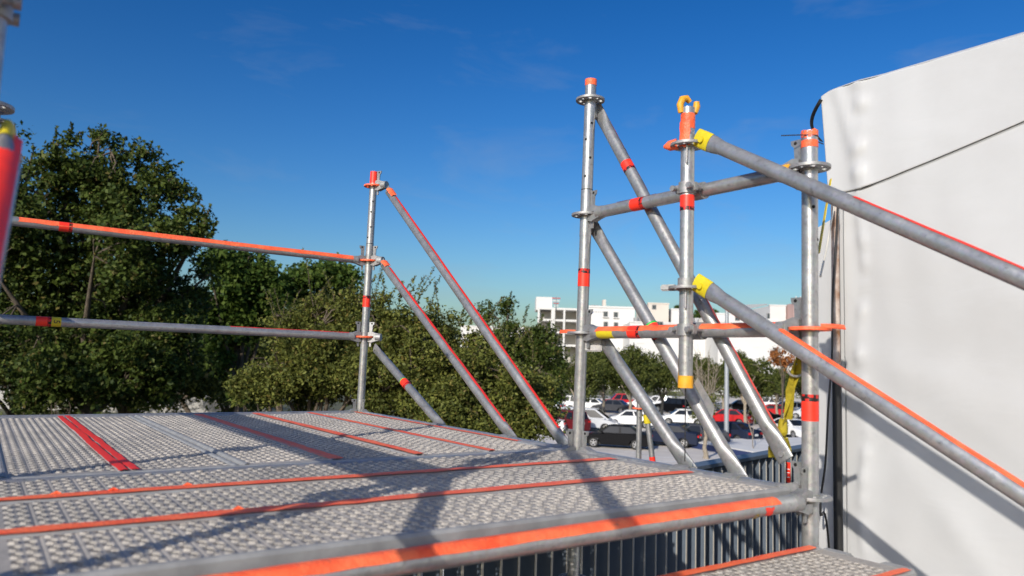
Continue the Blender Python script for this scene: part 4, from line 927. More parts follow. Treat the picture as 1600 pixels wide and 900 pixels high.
def car(kind, paint, pos, nose, label, group=None, name='parked_car', cab_paint=None):
    if kind not in CM: CM[kind] = car_meshes(kind)
    S, body, cab, glass, tyre, rim, lights = CM[kind]
    t = bpy.data.objects.new(name, None); COL.objects.link(t); t.location = (pos[0], pos[1], 0.003); t.rotation_euler = (0, 0, math.atan2(nose[1], nose[0])); tag(t, label, 'car', group)
    def put(nm, me, m, par, loc=(0, 0, 0)):
        o = bpy.data.objects.new(nm, me); COL.objects.link(o); o.parent = par; o.location = loc
        if len(me.materials) == 0: me.materials.append(MATS[m])
        o.material_slots[0].link = 'OBJECT'; o.material_slots[0].material = MATS[m]; return o
    put('body', body, 'paint_'+paint, t); cb = put('cabin', cab, 'paint_'+(cab_paint or paint), t)
    for nm, me in glass: put(nm, me, 'car_glass', cb)
    for sx in (1, -1):
        for sy in (1, -1):
            w = put('wheel', tyre, 'tyre', t, (sx*S['wb'], sy*(S['W']/2-.11), S['wr'])); put('rim', rim, 'rim', w)
    for nm, me, m in lights: put(nm, me, m or 'paint_'+paint, t)
    return t
def nose(deg): a = RAD(deg); return (math.cos(a), math.sin(a))
ND = math.degrees(math.atan2(NOSE.y, NOSE.x))
def cp(px_, py_): p = onz(px_, py_, 0); return (p.x, p.y)
C_ = [
    ('sedan', 'black', (962, 699), ND+28, 'black sedan with silver wheels behind the small distant scaffold post'),
    ('sedan', 'navy', (1040, 696), ND+20, 'dark navy sedan half hidden by the lowest diagonal brace'),
    ('fast', 'grey', (1086, 696), ND+32, 'charcoal hatchback beside the young pale trunk'),
    ('sedan', 'navy', (1140, 690), ND-12, 'dark blue sedan showing its tail at the street lamp'),
    ('sedan', 'white', (838, 675), ND+30, 'white sedan at the end of the olive bushes'),
    ('suv', 'maroon', (880, 674), ND-12, 'dark maroon off-roader between white sedan and silver minivan'),
    ('van', 'silver', (920, 672), ND+205, 'silver minivan with its nose towards the black sedan'),
    ('fast', 'white', (984, 667), ND+32, 'white fastback car behind the black sedan'),
    ('sedan', 'white', (1066, 664), ND+34, 'white sedan left of the red sedan'),
    ('sedan', 'red', (1136, 663), ND+12, 'bright red sedan crossing behind the street lamp'),
    ('sedan', 'black', (1182, 662), ND+28, 'black sedan beside the red one, past the lamp'),
    ('sedan', 'red', (1206, 652), ND+24, 'small deep red car behind the black sedan'),
    ('suv', 'silver', (1226, 650), ND+36, 'silver station wagon behind the yellow strap'),
    ('fast', 'white', (1236, 683), ND+150, 'white coupe below the yellow strap'),
    ('sedan', 'blue', (1278, 674), ND+20, 'blue car behind the banded post'),
    ('sedan', 'grey', (957, 645), ND+10, 'dark grey sedan with red tail light in the back row'),
    ('pickup', 'red', (972, 638), ND+40, 'red pickup under the trees of the back row'),
    ('suv', 'black', (1050, 645), ND-8, 'black off-roader under the trees behind the hanging post'),
    ('sedan', 'silver', (848, 644), ND+20, 'silver car at the left end of the back row'),
    ('suv', 'white', (876, 641), ND+25, 'white off-roader in the back row beside the tall corner post'),
    ('sedan', 'white', (1003, 640), ND+30, 'white car in the back row between two trunks'),
    ('suv', 'white', (1026, 640), ND+20, 'white off-roader in the back row behind the hanging post'),
    ('sedan', 'black', (1158, 643), ND+30, 'black sedan in the back row behind the bright red sedan'),
    ('sedan', 'silver', (1100, 641), ND+25, 'silver sedan in the back row behind the bare bush'),
    ('sedan', 'white', (812, 672), ND+25, 'white sedan peeping out behind the olive bush'),
    ('sedan', 'white', (920, 642), ND+22, 'white sedan in the back row behind the silver minivan'),
    ('fast', 'silver', (1262, 655), ND+25, 'silver fastback behind the banded post'),
    ('suv', 'white', (1198, 641), ND+25, 'white off-roader in the back row behind the silver station wagon')]
for kind, paint, pp, hd_, lab in C_: car(kind, paint, cp(*pp), nose(hd_), lab, 'cars in the car park')

# ------------------------------------------------------------------ far white buildings
def bpoint(px_, py_, depth): return ond(px_, py_, depth)
def block(t, name, x0, x1, ytop, depth, dz, m, base=0.0):
    """box whose front face spans pixel columns x0..x1 at this depth, rising to pixel row ytop"""
    a = bpoint(x0, ytop, depth); b = bpoint(x1, ytop, depth); top = (a.z+b.z)/2; a.z = b.z = base
    mb = MB().prism([a, b, b+FH*dz, a+FH*dz], (0, 0, top-base)); return part(name, mb, m, t), a, b, top
def window(parent, px_, py_, w, h, depth, front, m='window_glass', frame=True, sill=True):
    c = bpoint(px_, py_, depth); c = c-FH*((c-front).dot(FH))
    f = part('window', MB().box(c-FH*.02, (w+.3, .24, h+.3), Matrix((RH, FH, Vector((0, 0, 1)))).transposed()), 'frame_grey', parent)
    M_ = Matrix((RH, FH, Vector((0, 0, 1)))).transposed()
    for s in (-1, 1): part('pane', MB().box(c+RH*s*w*.26-FH*.13, (w*.46, .06, h), M_), m, f)
    if sill: part('sill', MB().box(c-FH*.2-Vector((0, 0, h/2+.22)), (w+.6, .5, .14), M_), 'stucco', f)
D1 = 170
b1 = thing('office_building', bpoint(950, 600, D1)*1.0, 'white office block with small windows and lettering beside the tall post', 'building'); b1.location.z = 0; b1['_w'] = tuple(b1.location)
w_, a, b, top = block(b1, 'wall', 905, 992, 481, D1, 25, 'stucco')
for px_, py_ in ((946, 491), (962, 492), (946, 507), (962, 508)): window(b1, px_, py_, 0.75, 1.0, D1, a)
M_ = Matrix((RH, FH, Vector((0, 0, 1)))).transposed()
part('parapet', MB().box((a+b)/2+Vector((0, 0, top+.2))+FH*.2, ((b-a).length+.4, .7, .4), M_), 'stucco', b1)
part('stair_head', MB().box(bpoint(947, 478, D1)+FH*4, (.7, 2, 3.4), M_), 'stucco_warm', b1)
part('cooler', MB().box(bpoint(931, 479.5, D1)+FH*3, (1.6, 1.4, 1.2), M_), 'frame_grey', b1); part('cooler', MB().box(bpoint(939, 480, D1)+FH*3, (1.2, 1.4, 1.0), M_), 'frame_grey', b1)
rr_ = random.Random(1)
c = bpoint(925.5, 488, D1)-FH*.10; part('wall_logo', MB().box(c, (.32, .04, .45), M_), 'blue_print', b1)
for k in range(8):
    c = bpoint(934, 487.5+k*3.0, D1)-FH*.10; x = -1.6
    while x < 1.4:
        wl = rr_.uniform(.2, .5); part('letter_stroke', MB().box(c+RH*(x+wl/2), (wl, .04, .16), M_), 'grey_print', b1); x += wl+.16
# open-framed block: floors and columns with dark rooms behind
b2 = thing('apartment_block', bpoint(870, 600, D1), 'white apartment block with open balconies and roof room', 'building'); b2.location.z = 0; b2['_w'] = tuple(b2.location)
D2 = 168
w2, a, b, top = block(b2, 'back_wall', 846, 904, 484, D2+5, 14, 'stucco_grey')
for yy in (483, 501, 520, 540):
    c0 = bpoint(842, yy, D2); c1 = bpoint(904, yy, D2); c1.z = c0.z; part('floor_slab', MB().prism([c0, c1, c1+FH*5, c0+FH*5], (0, 0, .45)), 'stucco', b2)
for xx in (842, 863, 866, 882, 903):
    c0 = bpoint(xx, 482, D2); part('column', MB().box(Vector((c0.x, c0.y, c0.z/2))+FH*.3, (.42, .5, c0.z), M_), 'stucco', b2)
for yy in (515,): 
    for x0, x1 in ((843, 862), (867, 881), (883, 902)):
        c0, c1 = bpoint(x0, yy, D2), bpoint(x1, yy, D2); c1.z = c0.z; part('balcony_rail', MB().box((c0+c1)/2, ((c1-c0).length, .08, .10), M_), 'frame_grey', b2)
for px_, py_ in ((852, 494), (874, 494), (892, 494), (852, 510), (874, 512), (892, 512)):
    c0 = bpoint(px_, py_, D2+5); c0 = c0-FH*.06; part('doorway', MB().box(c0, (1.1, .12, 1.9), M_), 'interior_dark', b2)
rf, *_ = block(b2, 'roof_room', 838, 863, 464, D2+3, 8, 'stucco', base=bpoint(842, 483, D2).z)
for k in range(4):
    c0 = bpoint(869, 466+k*4, D2); part('aerial', MB().box(c0, (1.9-.3*k, .12, .22), M_), ('red_metal' if k % 2 == 0 else 'stucco'), b2)
c0 = bpoint(869, 464, D2); c1 = bpoint(869, 484, D2); part('aerial_mast', MB().tube(c0, (c0.x, c0.y, c1.z), .10, n=8), 'frame_grey', b2)
# long low blocks and roof towers
def simple(name, label, parts, wins=(), depth=180, extra=None):
    x0, x1, yt, m = parts[0]; t = thing(name, (0, 0, 0), label, 'building'); base = bpoint((x0+x1)/2, 600, depth); t.location = (base.x, base.y, 0); t['_w'] = (base.x, base.y, 0)
    fr = None
    for i, (x0, x1, yt, m) in enumerate(parts):
        w, a, b, top = block(t, 'wall' if i == 0 else 'upper_storey', x0, x1, yt, depth+i*4, 18, m); fr = fr or a
        part('parapet', MB().box((a+b)/2+Vector((0, 0, top+.15))+FH*.3, ((b-a).length+.3, .8, .3), M_), m, t)
    for px_, py_, w, h, i in wins: window(t, px_, py_, w, h, depth+i*4, bpoint(px_, py_, depth+i*4), sill=False)
    return t
simple('long_building', 'long white low building behind the row of trees', [(984, 1120, 506, 'stucco'), (986, 1100, 538, 'stucco_grey')], [(1025, 511, 5.0, .8, 0), (1030, 507, 1.4, 1.0, 0), (1050, 530, 1.0, 1.3, 0), (1075, 530, 1.0, 1.3, 0)], 160)
simple('tower_block', 'cream stair tower with one small window above the long building', [(1013, 1045, 475, 'stucco_warm')], [(1022, 480, .8, .9, 0), (1030, 499, .9, 1.0, 0), (1038, 499, .9, .8, 0)], 185)
simple('tower_block', 'small white roof block beside the hanging post', [(1049, 1064, 484, 'stucco')], [], 186)
simple('wide_building', 'wide white building behind the street lamp and the handrail', [(1122, 1300, 506, 'stucco'), (1120, 1180, 492, 'stucco'), (1160, 1215, 500, 'stucco')], [(1172, 524, 2.5, .5, 0), (1212, 544, .8, 1.4, 0), (1240, 546, .8, 1.4, 0), (1152, 497, .8, .9, 1), (1185, 497, .8, .9, 2)], 150)
simple('tower_block', 'white tower block with dark roof tank right of the lamp head', [(1203, 1228, 478, 'stucco'), (1226, 1240, 483, 'stucco')], [(1202, 494, .9, 1.2, 0)], 182)
t = simple('antenna_tower', 'pinkish tower with white antennas beside the banded post', [(1240, 1258, 474, 'tower_pink')], [], 178)
for xx in (1244, 1251): c0 = bpoint(xx, 463, 178); c1 = bpoint(xx, 475, 178); part('antenna', MB().tube((c0.x, c0.y, c1.z), c0, .16, n=8), 'stucco', t)
c0, c1 = bpoint(1238, 472, 177.5), bpoint(1257, 472, 177.5); part('antenna_rail', MB().tube(c0, c1, .10, n=6), 'red_metal', t)
for i, (x0, x1, yt) in enumerate(((1070, 1118, 499), (720, 842, 512))):
    simple('far_building', ['white building edge behind the bare bush', 'pale building glimpsed through the olive bushes'][i], [(x0, x1, yt, 'stucco')], [((x0+x1)/2, yt+8, 1.0, 1.2, 0)], 190)
rb_ = random.Random(12)
for bl, xs, ys, dp in (('wide_building', (1140, 1150, 1182, 1195, 1260, 1275), (515, 536), 150), ('long_building', (1000, 1012, 1090, 1105), (518, 530), 160)):
    t = [o for o in bpy.data.objects if o.name.startswith(bl) and o.parent is None][0]
    for x in xs:
        for y in ys:
            if rb_.random() < .7: window(t, x, y, .9, 1.2, dp, bpoint(x, y, dp))
    for x in xs[::2]:
        c = bpoint(x, 504, dp)+FH*5; part('roof_tank', MB().tube(c, c+Vector((0, 0, 1.3)), .7, .6, n=12), 'frame_grey', t); part('roof_unit', MB().box(c+RH*2.2+Vector((0, 0, .5)), (1.6, 1.2, 1.0), M_), 'stucco_grey', t)
# light wall seen through the trunks under the oak
q0, q1 = onz(-60, 606, 0), onz(420, 612, 0); q0, q1 = ond(-80, 615, 62), ond(420, 618, 62)
o = MB().prism([Vector((q0.x, q0.y, 0)), Vector((q1.x, q1.y, 0)), Vector((q1.x, q1.y, 0))+FH*.4, Vector((q0.x, q0.y, 0))+FH*.4], (0, 0, 1.6)); o = link('garden_wall', o.mesh('garden_wall'), 'concrete'); tag(o, 'pale garden wall glimpsed under the dark oak', 'wall')

# ------------------------------------------------------------------ trees and bushes
def leaf_verts(centres, cr, nleaf, size, seed, aspect=0.55, droop=0.0, flat=0.8):
    rn = np.random.default_rng(seed); C = np.repeat(np.asarray(centres), nleaf, axis=0); n = len(C)
    CR = np.repeat(np.asarray(cr) if np.ndim(cr) else np.full(len(centres), cr), nleaf)
    off = rn.normal(0, 1, (n, 3)); off /= np.linalg.norm(off, axis=1)[:, None]; off *= (CR*rn.uniform(0, 1, n)**.45)[:, None]; off[:, 2] *= flat; P_ = C+off
    nr = rn.normal(0, 1, (n, 3)); nr[:, 2] += 0.7; nr += off/(CR[:, None]+1e-6)*.8; nr /= np.linalg.norm(nr, axis=1)[:, None]
    t = rn.normal(0, 1, (n, 3)); t[:, 2] -= droop; t -= nr*np.sum(t*nr, 1)[:, None]; t /= np.linalg.norm(t, axis=1)[:, None]
    b = np.cross(nr, t); s = size*rn.uniform(.5, 1.45, (n, 1))
    return np.stack([P_-t*s*.5, P_+b*s*.5*aspect-nr*s*.06, P_+t*s*.5, P_-b*s*.5*aspect-nr*s*.06], 1).reshape(-1, 3)
def leaf_from(name, V, m):
    n = len(V)//4; me = bpy.data.meshes.new(name); me.vertices.add(n*4); me.vertices.foreach_set('co', V.ravel().astype(np.float32))
    me.loops.add(n*4); me.loops.foreach_set('vertex_index', np.arange(n*4, dtype=np.int32))
    me.polygons.add(n); me.polygons.foreach_set('loop_start', np.arange(0, n*4, 4, dtype=np.int32))
    me.update(calc_edges=True); me.materials.append(MATS[m]); return me
def leaf_mesh(name, centres, cr, nleaf, size, seed, aspect=0.55, droop=0.0, flat=0.8, m='leaf_oak'):
    return leaf_from(name, leaf_verts(centres, cr, nleaf, size, seed, aspect, droop, flat), m)
def sublobes(lobes, seed, k=13, f=(.17, .40)):
    rn = np.random.default_rng(seed); out = []
    for l in lobes:
        l = np.array(l); out.append(np.concatenate([l[:3], l[3:]*.58]))
        for _ in range(k):
            d = rn.normal(0, 1, 3); d /= np.linalg.norm(d); d[2] = d[2]*.9+.1; q = rn.uniform(*f)
            out.append(np.concatenate([l[:3]+d*l[3:]*rn.uniform(.60, 1.02), l[3:]*q*rn.uniform(.8, 1.15, 3)]))
    return out
def lobes_points(lobes, n, seed, shell=2.0):
    rn = np.random.default_rng(seed); L_ = np.array(sublobes(lobes, seed+9)); v = L_[:, 3]*L_[:, 4]*L_[:, 5]; v = v**.8; idx = rn.choice(len(L_), n, p=v/v.sum())
    d = rn.normal(0, 1, (n, 3)); d /= np.linalg.norm(d, axis=1)[:, None]; r = rn.uniform(0, 1, (n, 1))**(1/(3*shell/2))
    return L_[idx, :3]+d*r*L_[idx, 3:6]
def wood(base, lobes, pts, r0, seed, n_limb=9, n_twig=60, m='bark', twig=.02):
    rn = random.Random(seed); mb = MB(); base = Vector(base); top = Vector(lobes[0][:3]); fork = base.lerp(top, .45); fork += Vector((rn.uniform(-.2, .2), rn.uniform(-.2, .2), 0))
    mb.path([base+Vector((0, 0, -.1)), base+Vector((0, 0, .25)), base.lerp(fork, .5)+Vector((rn.uniform(-.1, .1), rn.uniform(-.1, .1), 0)), fork], [r0*1.4, r0, r0*.85, r0*.75], n=10)
    tips = []
    for i in range(n_limb):
        l = lobes[i % len(lobes)]; e = Vector(l[:3])+Vector((rn.uniform(-1, 1)*l[3]*.6, rn.uniform(-1, 1)*l[4]*.6, rn.uniform(-.2, .7)*l[5])); mid = fork.lerp(e, .5)+Vector((rn.uniform(-.3, .3), rn.uniform(-.3, .3), rn.uniform(.0, .4)))
        mb.path([fork+Vector((0, 0, -.1)), fork.lerp(mid, .5), mid, mid.lerp(e, .6), e], [r0*.5, r0*.42, r0*.32, r0*.2, r0*.08], n=7); tips += [mid, mid.lerp(e, .5), e]
    for p in rn.sample(list(range(len(pts))), min(n_twig, len(pts))):
        q = Vector(pts[p]); s = min(tips, key=lambda a: (a-q).length); mb.path([s, s.lerp(q, .5)+Vector((rn.uniform(-.15, .15), rn.uniform(-.15, .15), .1)), q], [twig*1.3, twig, twig*.4], n=5)
    return mb
def tree(name, base, lobes, nclump, nleaf, size, cr, label, seed, m='leaf_oak', bark='bark', r0=.2, group=None, whip=None, cat='tree', aspect=.55, shell=2.0, n_limb=9, n_twig=60, twig=.02, droop=0, flat=.8):
    pts = lobes_points(lobes, nclump, seed, shell)
    t = thing(name, base, label, cat, group)
    rn = np.random.default_rng(seed+1); crs = cr*rn.uniform(.5, 1.35, len(pts))
    V = leaf_verts(pts, crs, nleaf, size, seed+2, aspect, droop, flat)
    wd = wood(base, lobes, [tuple(p) for p in pts], r0, seed+3, n_limb, n_twig, bark, twig)
    for path in (whip or []):               # leafy shoots standing clear of the crown
        wd.path(path, [twig*.9]+[twig*.55]*(len(path)-2)+[twig*.3], n=4)
        c = []
        for k in range(len(path)-1):
            for q in (.2, .6): c.append(tuple(path[k].lerp(path[k+1], q)))
        V = np.vstack([V, leaf_verts(c, cr*.20, 4, size*.8, seed+len(V) % 97, aspect)])
    link('crown', leaf_from('crown', V, m), None, t); part('trunk', wd, bark, t); return t, pts
def shoots(pts_px, depth, seed):
    """pts_px: (x, y0, y1, lean) columns where shoots show against the sky"""
    rn = random.Random(seed); out = []
    for x, y0, y1, ln in pts_px:
        d_ = depth+rn.uniform(-.4, .4); n = 7; out.append([ond(x+ln*(k/n)**1.3+rn.uniform(-1.5, 1.5), y0+(y1-y0)*k/n, d_) for k in range(n+1)])
    return out
def rnd_shoots(x0, x1, ytop, depth, n, seed, h=(25, 70)):
    rn = random.Random(seed); L_ = []
    for _ in range(n): x = rn.uniform(x0, x1); y = ytop(x); L_.append((x, y+18, y-rn.uniform(*h)*rn.uniform(.3, 1), rn.uniform(-22, 34)))
    return shoots(L_, depth, seed)
def lob(px_, py_, depth, rx, rz, ry=None):
    c = ond(px_, py_, depth); k = depth/FPX; ry = rx if ry is None else ry; return (c.x, c.y, c.z, rx*k, ry*k, rz*k)
def gnd(px_, depth, z=0.0): c = ond(px_, 560, depth); return (c.x, c.y, z)
# the big dark oak: lobes are given by where they show, at 22 m
Ls = [lob(150, 420, 22, 150, 160), lob(95, 275, 21.5, 55, 62), lob(180, 260, 22, 60, 52), lob(235, 310, 22, 70, 55), lob(285, 370, 21.5, 48, 50), lob(290, 470, 22.5, 50, 80), lob(60, 360, 21, 75, 90), lob(200, 400, 20.5, 85, 90), lob(30, 480, 21, 90, 90), lob(160, 545, 21, 150, 70), lob(255, 560, 21.5, 90, 60), lob(90, 600, 20.5, 90, 40), lob(190, 605, 20.5, 80, 35), lob(318, 345, 22, 20, 18), lob(112, 222, 21.5, 20, 22), lob(168, 218, 22, 24, 18), lob(240, 268, 22, 22, 14)]
tree('oak_tree', gnd(140, 22), Ls, 2500, 40, .135, .32, 'big dark oak tree filling the left behind the guard rails', 101, r0=.30, n_limb=16, n_twig=300, twig=.022, aspect=.6, whip=shoots([(84, 240, 196, 4), (108, 225, 192, 3), (118, 225, 205, 10), (168, 225, 202, -2), (150, 235, 208, -6), (205, 250, 225, 6), (240, 285, 255, 8), (262, 300, 275, 10), (300, 330, 308, 14), (318, 350, 318, 14), (330, 370, 345, 10), (60, 300, 225, -8), (190, 240, 212, 6)], 21.6, 4))
Ls = [lob(10, 330, 27, 55, 140), lob(-60, 420, 27, 110, 170), lob(22, 205, 27, 16, 20), lob(35, 260, 27, 26, 40)]
tree('oak_tree', gnd(-20, 27), Ls, 330, 60, .15, .55, 'second oak whose tip shows beside the red handrail', 111, r0=.3, aspect=.6)
# fresher green tree and the darker ones behind the guard rail
Ls = [lob(375, 470, 30, 60, 80), lob(345, 420, 29, 32, 34), lob(400, 425, 30, 40, 34), lob(350, 510, 29.5, 50, 60), lob(420, 470, 30, 40, 50)]
tree('maple_tree', gnd(375, 30), Ls, 420, 60, .17, .55, 'fresh green tree right of the dark oak under the guard rail', 121, m='leaf_green', r0=.2, aspect=.75)
Ls = [lob(500, 450, 33, 55, 40), lob(455, 455, 33, 30, 32), lob(515, 425, 33, 30, 18), lob(480, 520, 33, 60, 60)]
tree('maple_tree', gnd(490, 33), Ls, 330, 55, .18, .6, 'green tree crest between the guard rail and the far corner post', 131, m='leaf_green', r0=.2, aspect=.75)
# olive coloured bushy trees close behind the deck
bt = lambda x: float(np.interp(x, [400, 450, 500, 550, 600, 650, 700, 750, 800, 860], [520, 480, 455, 450, 450, 455, 485, 500, 530, 560]))
Ls = [lob(470, 570, 15, 75, 80), lob(415, 595, 15, 50, 55), lob(540, 550, 15, 80, 75), lob(500, 495, 15.5, 50, 36), lob(450, 515, 15.5, 36, 32), lob(590, 600, 14.5, 80, 70), lob(590, 505, 15, 45, 48)]
tree('olive_bush', gnd(500, 15), Ls, 1900, 44, .078, .22, 'bushy olive green tree behind the slender far post', 141, m='leaf_olive', r0=.12, n_twig=260, twig=.012, aspect=.5, whip=rnd_shoots(430, 650, bt, 15, 20, 9, (20, 75)), n_limb=14)
Ls = [lob(700, 600, 14.5, 80, 70), lob(640, 570, 14.5, 60, 75), lob(760, 610, 14.5, 80, 62), lob(675, 530, 15, 50, 42), lob(735, 555, 15, 50, 42), lob(815, 618, 15, 50, 55), lob(720, 655, 14, 100, 50), lob(790, 655, 14.2, 60, 40), lob(835, 655, 14.4, 40, 30)]
tree('olive_bush', gnd(720, 14.5), Ls, 2000, 44, .076, .22, 'olive bush with loose twigs behind the two red lined braces', 151, m='leaf_olive', r0=.12, n_twig=280, twig=.010, aspect=.5, whip=rnd_shoots(600, 850, bt, 14.5, 24, 5, (15, 60)), n_limb=14)
Ls = [lob(800, 530, 26, 36, 40), lob(788, 482, 26, 14, 18), lob(835, 545, 26, 42, 36), lob(860, 590, 26, 30, 60), lob(770, 570, 26, 45, 50), lob(820, 595, 26, 60, 50), lob(765, 492, 26, 12, 14)]
tree('feathery_tree', gnd(815, 26), Ls, 620, 46, .12, .34, 'loose green tree with a pointed tip before the apartment block', 161, m='leaf_oak', r0=.14, n_twig=140, twig=.018, aspect=.5, n_limb=10, whip=shoots([(790, 490, 455, 10), (770, 505, 470, -6), (818, 505, 476, 8), (850, 535, 500, 10), (838, 520, 490, 12), (868, 545, 515, 8)], 26, 3))
# wild growth under and behind the oak that keeps the shade dark
for i, (px_, dep, w, yt, yb) in enumerate(((60, 34, 130, 470, 665), (230, 36, 130, 480, 665), (385, 40, 110, 500, 660), (-90, 36, 120, 420, 660), (320, 52, 160, 470, 645), (120, 56, 180, 440, 645))):
    Ls = [lob(px_+dx, (yt+yb)/2+dy, dep, w*.6, (yb-yt)*.45) for dx, dy in ((-w*.4, 10), (w*.4, 15), (0, -20))]
    tree('shade_tree', gnd(px_, dep), Ls, 260, 55, .24, .85, ['dim tree under the left of the oak', 'dim tree behind the oak trunk', 'dim tree behind the fresh green tree', 'dim tree at the far left edge', 'dim far tree filling the gap right of the oak', 'dim far tree filling the gap behind the oak'][i], 170+i*7, m='leaf_lot', r0=.2)
sdir = Vector((SUN_TRAVEL.x, SUN_TRAVEL.y, 0)).normalized(); sperp = Vector((-sdir.y, sdir.x, 0)); oak = Vector(gnd(140, 22))  # out-of-view trees added sunward of the oak to shade its lower crown
for i, (al, pe, hgt) in enumerate(((12, -4.5, 9.4), (12.5, .5, 9.9), (13, 5.5, 9.6), (13, 10.5, 10.2))):
    p = oak-sdir*al+sperp*pe
    Ls = [(p.x, p.y, hgt*.62, 2.7, 2.7, hgt*.36), (p.x+1, p.y-1, hgt*.40, 2.4, 2.4, hgt*.3), (p.x-1, p.y+1, hgt*.42, 2.4, 2.4, hgt*.3)]
    tree('shade_tree', (p.x, p.y, 0), Ls, 240, 45, .30, .75, ['oak neighbour first in the row left of the view', 'oak neighbour second in the row left of the view', 'oak neighbour third in the row left of the view', 'oak neighbour last in the row left of the view', 'low oak neighbour nearest the terrace'][i], 420+i*5, m='leaf_lot', r0=.22)
# light-leaved low shrubs and saplings in the shade
for i, (px_, py_, dep, r) in enumerate(((48, 600, 24, 18), (95, 600, 24, 16), (385, 612, 20, 22), (135, 618, 25, 20))):
    Ls = [lob(px_, py_, dep, r, r*.8)]
    tree('shade_shrub', gnd(px_, dep), Ls, 40, 30, .12, .25, ['leggy shrub in the shade near the left edge', 'leggy shrub in the shade beneath the oak', 'pale leaved shrub at the edge of the oak shade', 'low shrub beside the oak trunk'][i], 230+i*5, m='leaf_green', r0=.05, cat='shrub', n_limb=4, n_twig=25)
# row of clipped oaks in the car park: one mesh shared by several
row = [(905, 62, 'lot tree behind the maroon off-roader', 545, 46), (945, 70, 'lot tree over the white fastback', 540, 50), (985, 66, 'lot tree with a pale trunk behind the small scaffold post', 538, 52), (1035, 72, 'lot tree over the black off-roader, behind the hanging post', 545, 50), (1090, 74, 'lot tree behind the bare bush', 552, 40), (1165, 68, 'wide lot tree right of the street lamp', 548, 52), (1215, 82, 'lot tree behind the yellow strap', 570, 40), (870, 84, 'lot tree in the back row left of the tall post', 560, 48), (1130, 88, 'back lot tree behind the lamp post', 560, 44), (1255, 86, 'back lot tree behind the banded post', 575, 44)]
protos = []
for j in range(3):
    rr_ = random.Random(300+j); Ls = [(0, 0, 4.6, 2.5, 2.5, 2.0)]+[(rr_.uniform(-1.9, 1.9), rr_.uniform(-1.9, 1.9), rr_.uniform(3.4, 6.0), rr_.uniform(1.0, 1.6), rr_.uniform(1.0, 1.6), rr_.uniform(.8, 1.4)) for _ in range(9)]
    pts = lobes_points(Ls, 420, 310+j, 2.2); crs = .5*np.random.default_rng(j).uniform(.6, 1.3, len(pts))
    protos.append((leaf_mesh('crown', pts, crs, 46, .19, 320+j, .6, 0, .8, 'leaf_lot'), wood((0, 0, 0), Ls, [tuple(p) for p in pts], .17, 330+j, 8, 40, 'bark', .02).mesh('trunk')))
for i, (px_, dep, lab, ytop, hw) in enumerate(row):
    cme, tme = protos[i % 3]; g = gnd(px_, dep); topz = ond(px_, ytop, dep).z; t = bpy.data.objects.new('lot_tree', None); COL.objects.link(t); t.location = g; t.rotation_euler = (0, 0, i*1.3)
    sz = topz/7.0; sx = hw*dep/FPX/3.2; t.scale = (sx, sx, sz); tag(t, lab, 'tree', 'trees of the car park')
    for nm, me, mm in (('crown', cme, 'leaf_lot'), ('trunk', tme, 'bark_pale')):
        o = bpy.data.objects.new(nm, me); COL.objects.link(o); o.parent = t
        if len(me.materials) == 0: me.materials.append(MATS[mm])
# bare twiggy bush
q = gnd(1105, 60); t = thing('bare_bush', q, 'bare twiggy grey bush behind the street lamp', 'bush'); rr_ = random.Random(8); mb = MB()
for k in range(26):
    a = rr_.uniform(0, 6.28); h = rr_.uniform(3.0, 6.6); b = Vector(q)+Vector((math.cos(a)*.2, math.sin(a)*.2, 0)); e = b+Vector((math.cos(a)*h*.22*rr_.random(), math.sin(a)*h*.22*rr_.random(), h)); m1_ = b.lerp(e, .5)+Vector((rr_.uniform(-.15, .15), rr_.uniform(-.15, .15), 0))
    mb.path([b, m1_, e], [.05, .035, .012], n=5)
    for j in range(7): s = m1_.lerp(e, rr_.random()); mb.path([s, s+Vector((rr_.uniform(-.6, .6), rr_.uniform(-.6, .6), rr_.uniform(.4, 1.1)))], [.020, .008], n=4)
part('stems', mb, 'bark_pale', t)
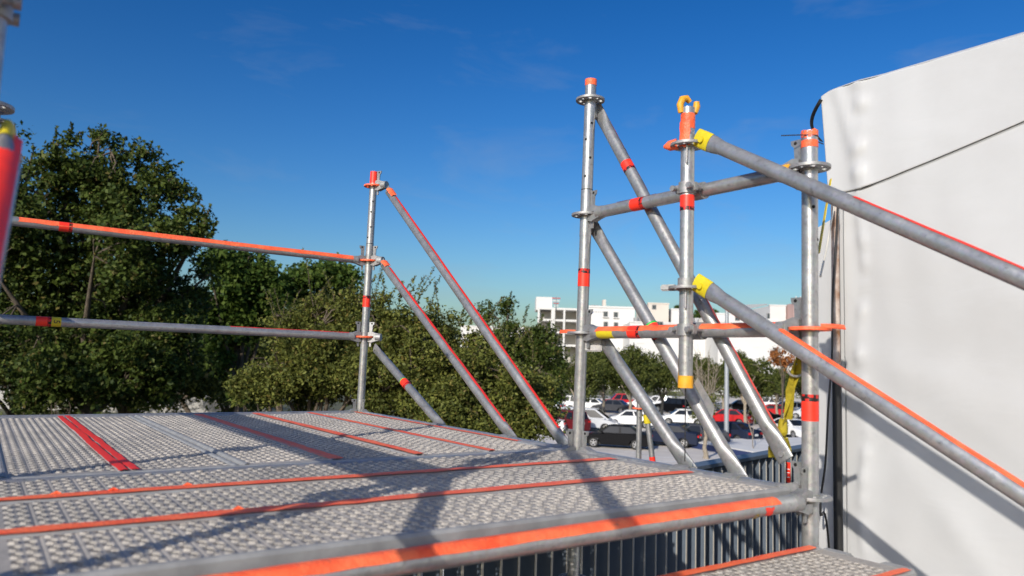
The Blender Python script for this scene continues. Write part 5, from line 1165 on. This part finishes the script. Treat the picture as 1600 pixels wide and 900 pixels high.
# young tree with a pale trunk between the near cars
Ls = [lob(1100, 640, 44, 22, 18), lob(1092, 622, 44, 14, 12), lob(1112, 628, 44, 14, 14)]
tree('young_tree', gnd(1104, 44), Ls, 60, 22, .16, .4, 'young thin tree with pale trunk by the charcoal hatchback', 351, m='leaf_olive', bark='bark_pale', r0=.14, n_limb=6, n_twig=30)
Ls = [lob(1178, 645, 50, 6, 26)]
tree('young_tree', gnd(1179, 46), Ls, 16, 16, .14, .25, 'tiny staked sapling on the open pavement', 356, m='leaf_lot', bark='bark_pale', r0=.04, n_limb=3, n_twig=10)
# russet-leaved tree and the dense tree by the tent
Ls = [lob(1216, 560, 58, 22, 14), lob(1232, 568, 58, 14, 12), lob(1210, 548, 58, 10, 8)]
tree('russet_tree', gnd(1220, 58), Ls, 55, 24, .20, .45, 'thin tree with russet autumn leaves before the wide building', 361, m='leaf_rust', bark='bark', r0=.1, n_limb=6, n_twig=30)
Ls = [lob(1310, 560, 30, 34, 100), lob(1300, 490, 30, 26, 42), lob(1305, 640, 30, 34, 60), lob(1330, 520, 31, 40, 80)]
tree('dense_tree', gnd(1315, 30), Ls, 420, 55, .15, .42, 'dense green tree between the banded post and the tent', 371, m='leaf_oak', r0=.2)
for i, (x, y, dep, r) in enumerate(((1057, 484, 200, 9), (1116, 490, 200, 8), (1090, 493, 200, 7))):
    tree('roof_palm', gnd(x, dep), [lob(x, y, dep, r, r*.8)], 26, 30, .5, .9, ['far green treetop beside the small white roof block', 'far treetop above the white building edge', 'far treetop behind the hanging post'][i], 380+i, m='leaf_green', r0=.25, n_limb=4, n_twig=8)
# light fence line behind the cars
def far_hedge():
    a, b = onz(690, 621, 0), onz(1320, 622, 0); pts = []; rn = random.Random(5)
    for k in range(170): p = a.lerp(b, rn.random()); pts.append((p.x+rn.uniform(-2, 2), p.y+rn.uniform(-2, 2), rn.uniform(.3, 4.2)))
    t = thing('hedge', ((a+b)/2), 'dark hedge closing the car park behind the back row', 'hedge'); link('foliage', leaf_mesh('foliage', np.array(pts), 1.5, 60, .35, 77, m='leaf_lot'), None, t)
far_hedge()
for o in bpy.data.objects:
    for k in ('_w', '_at'):
        if k in o: del o[k]
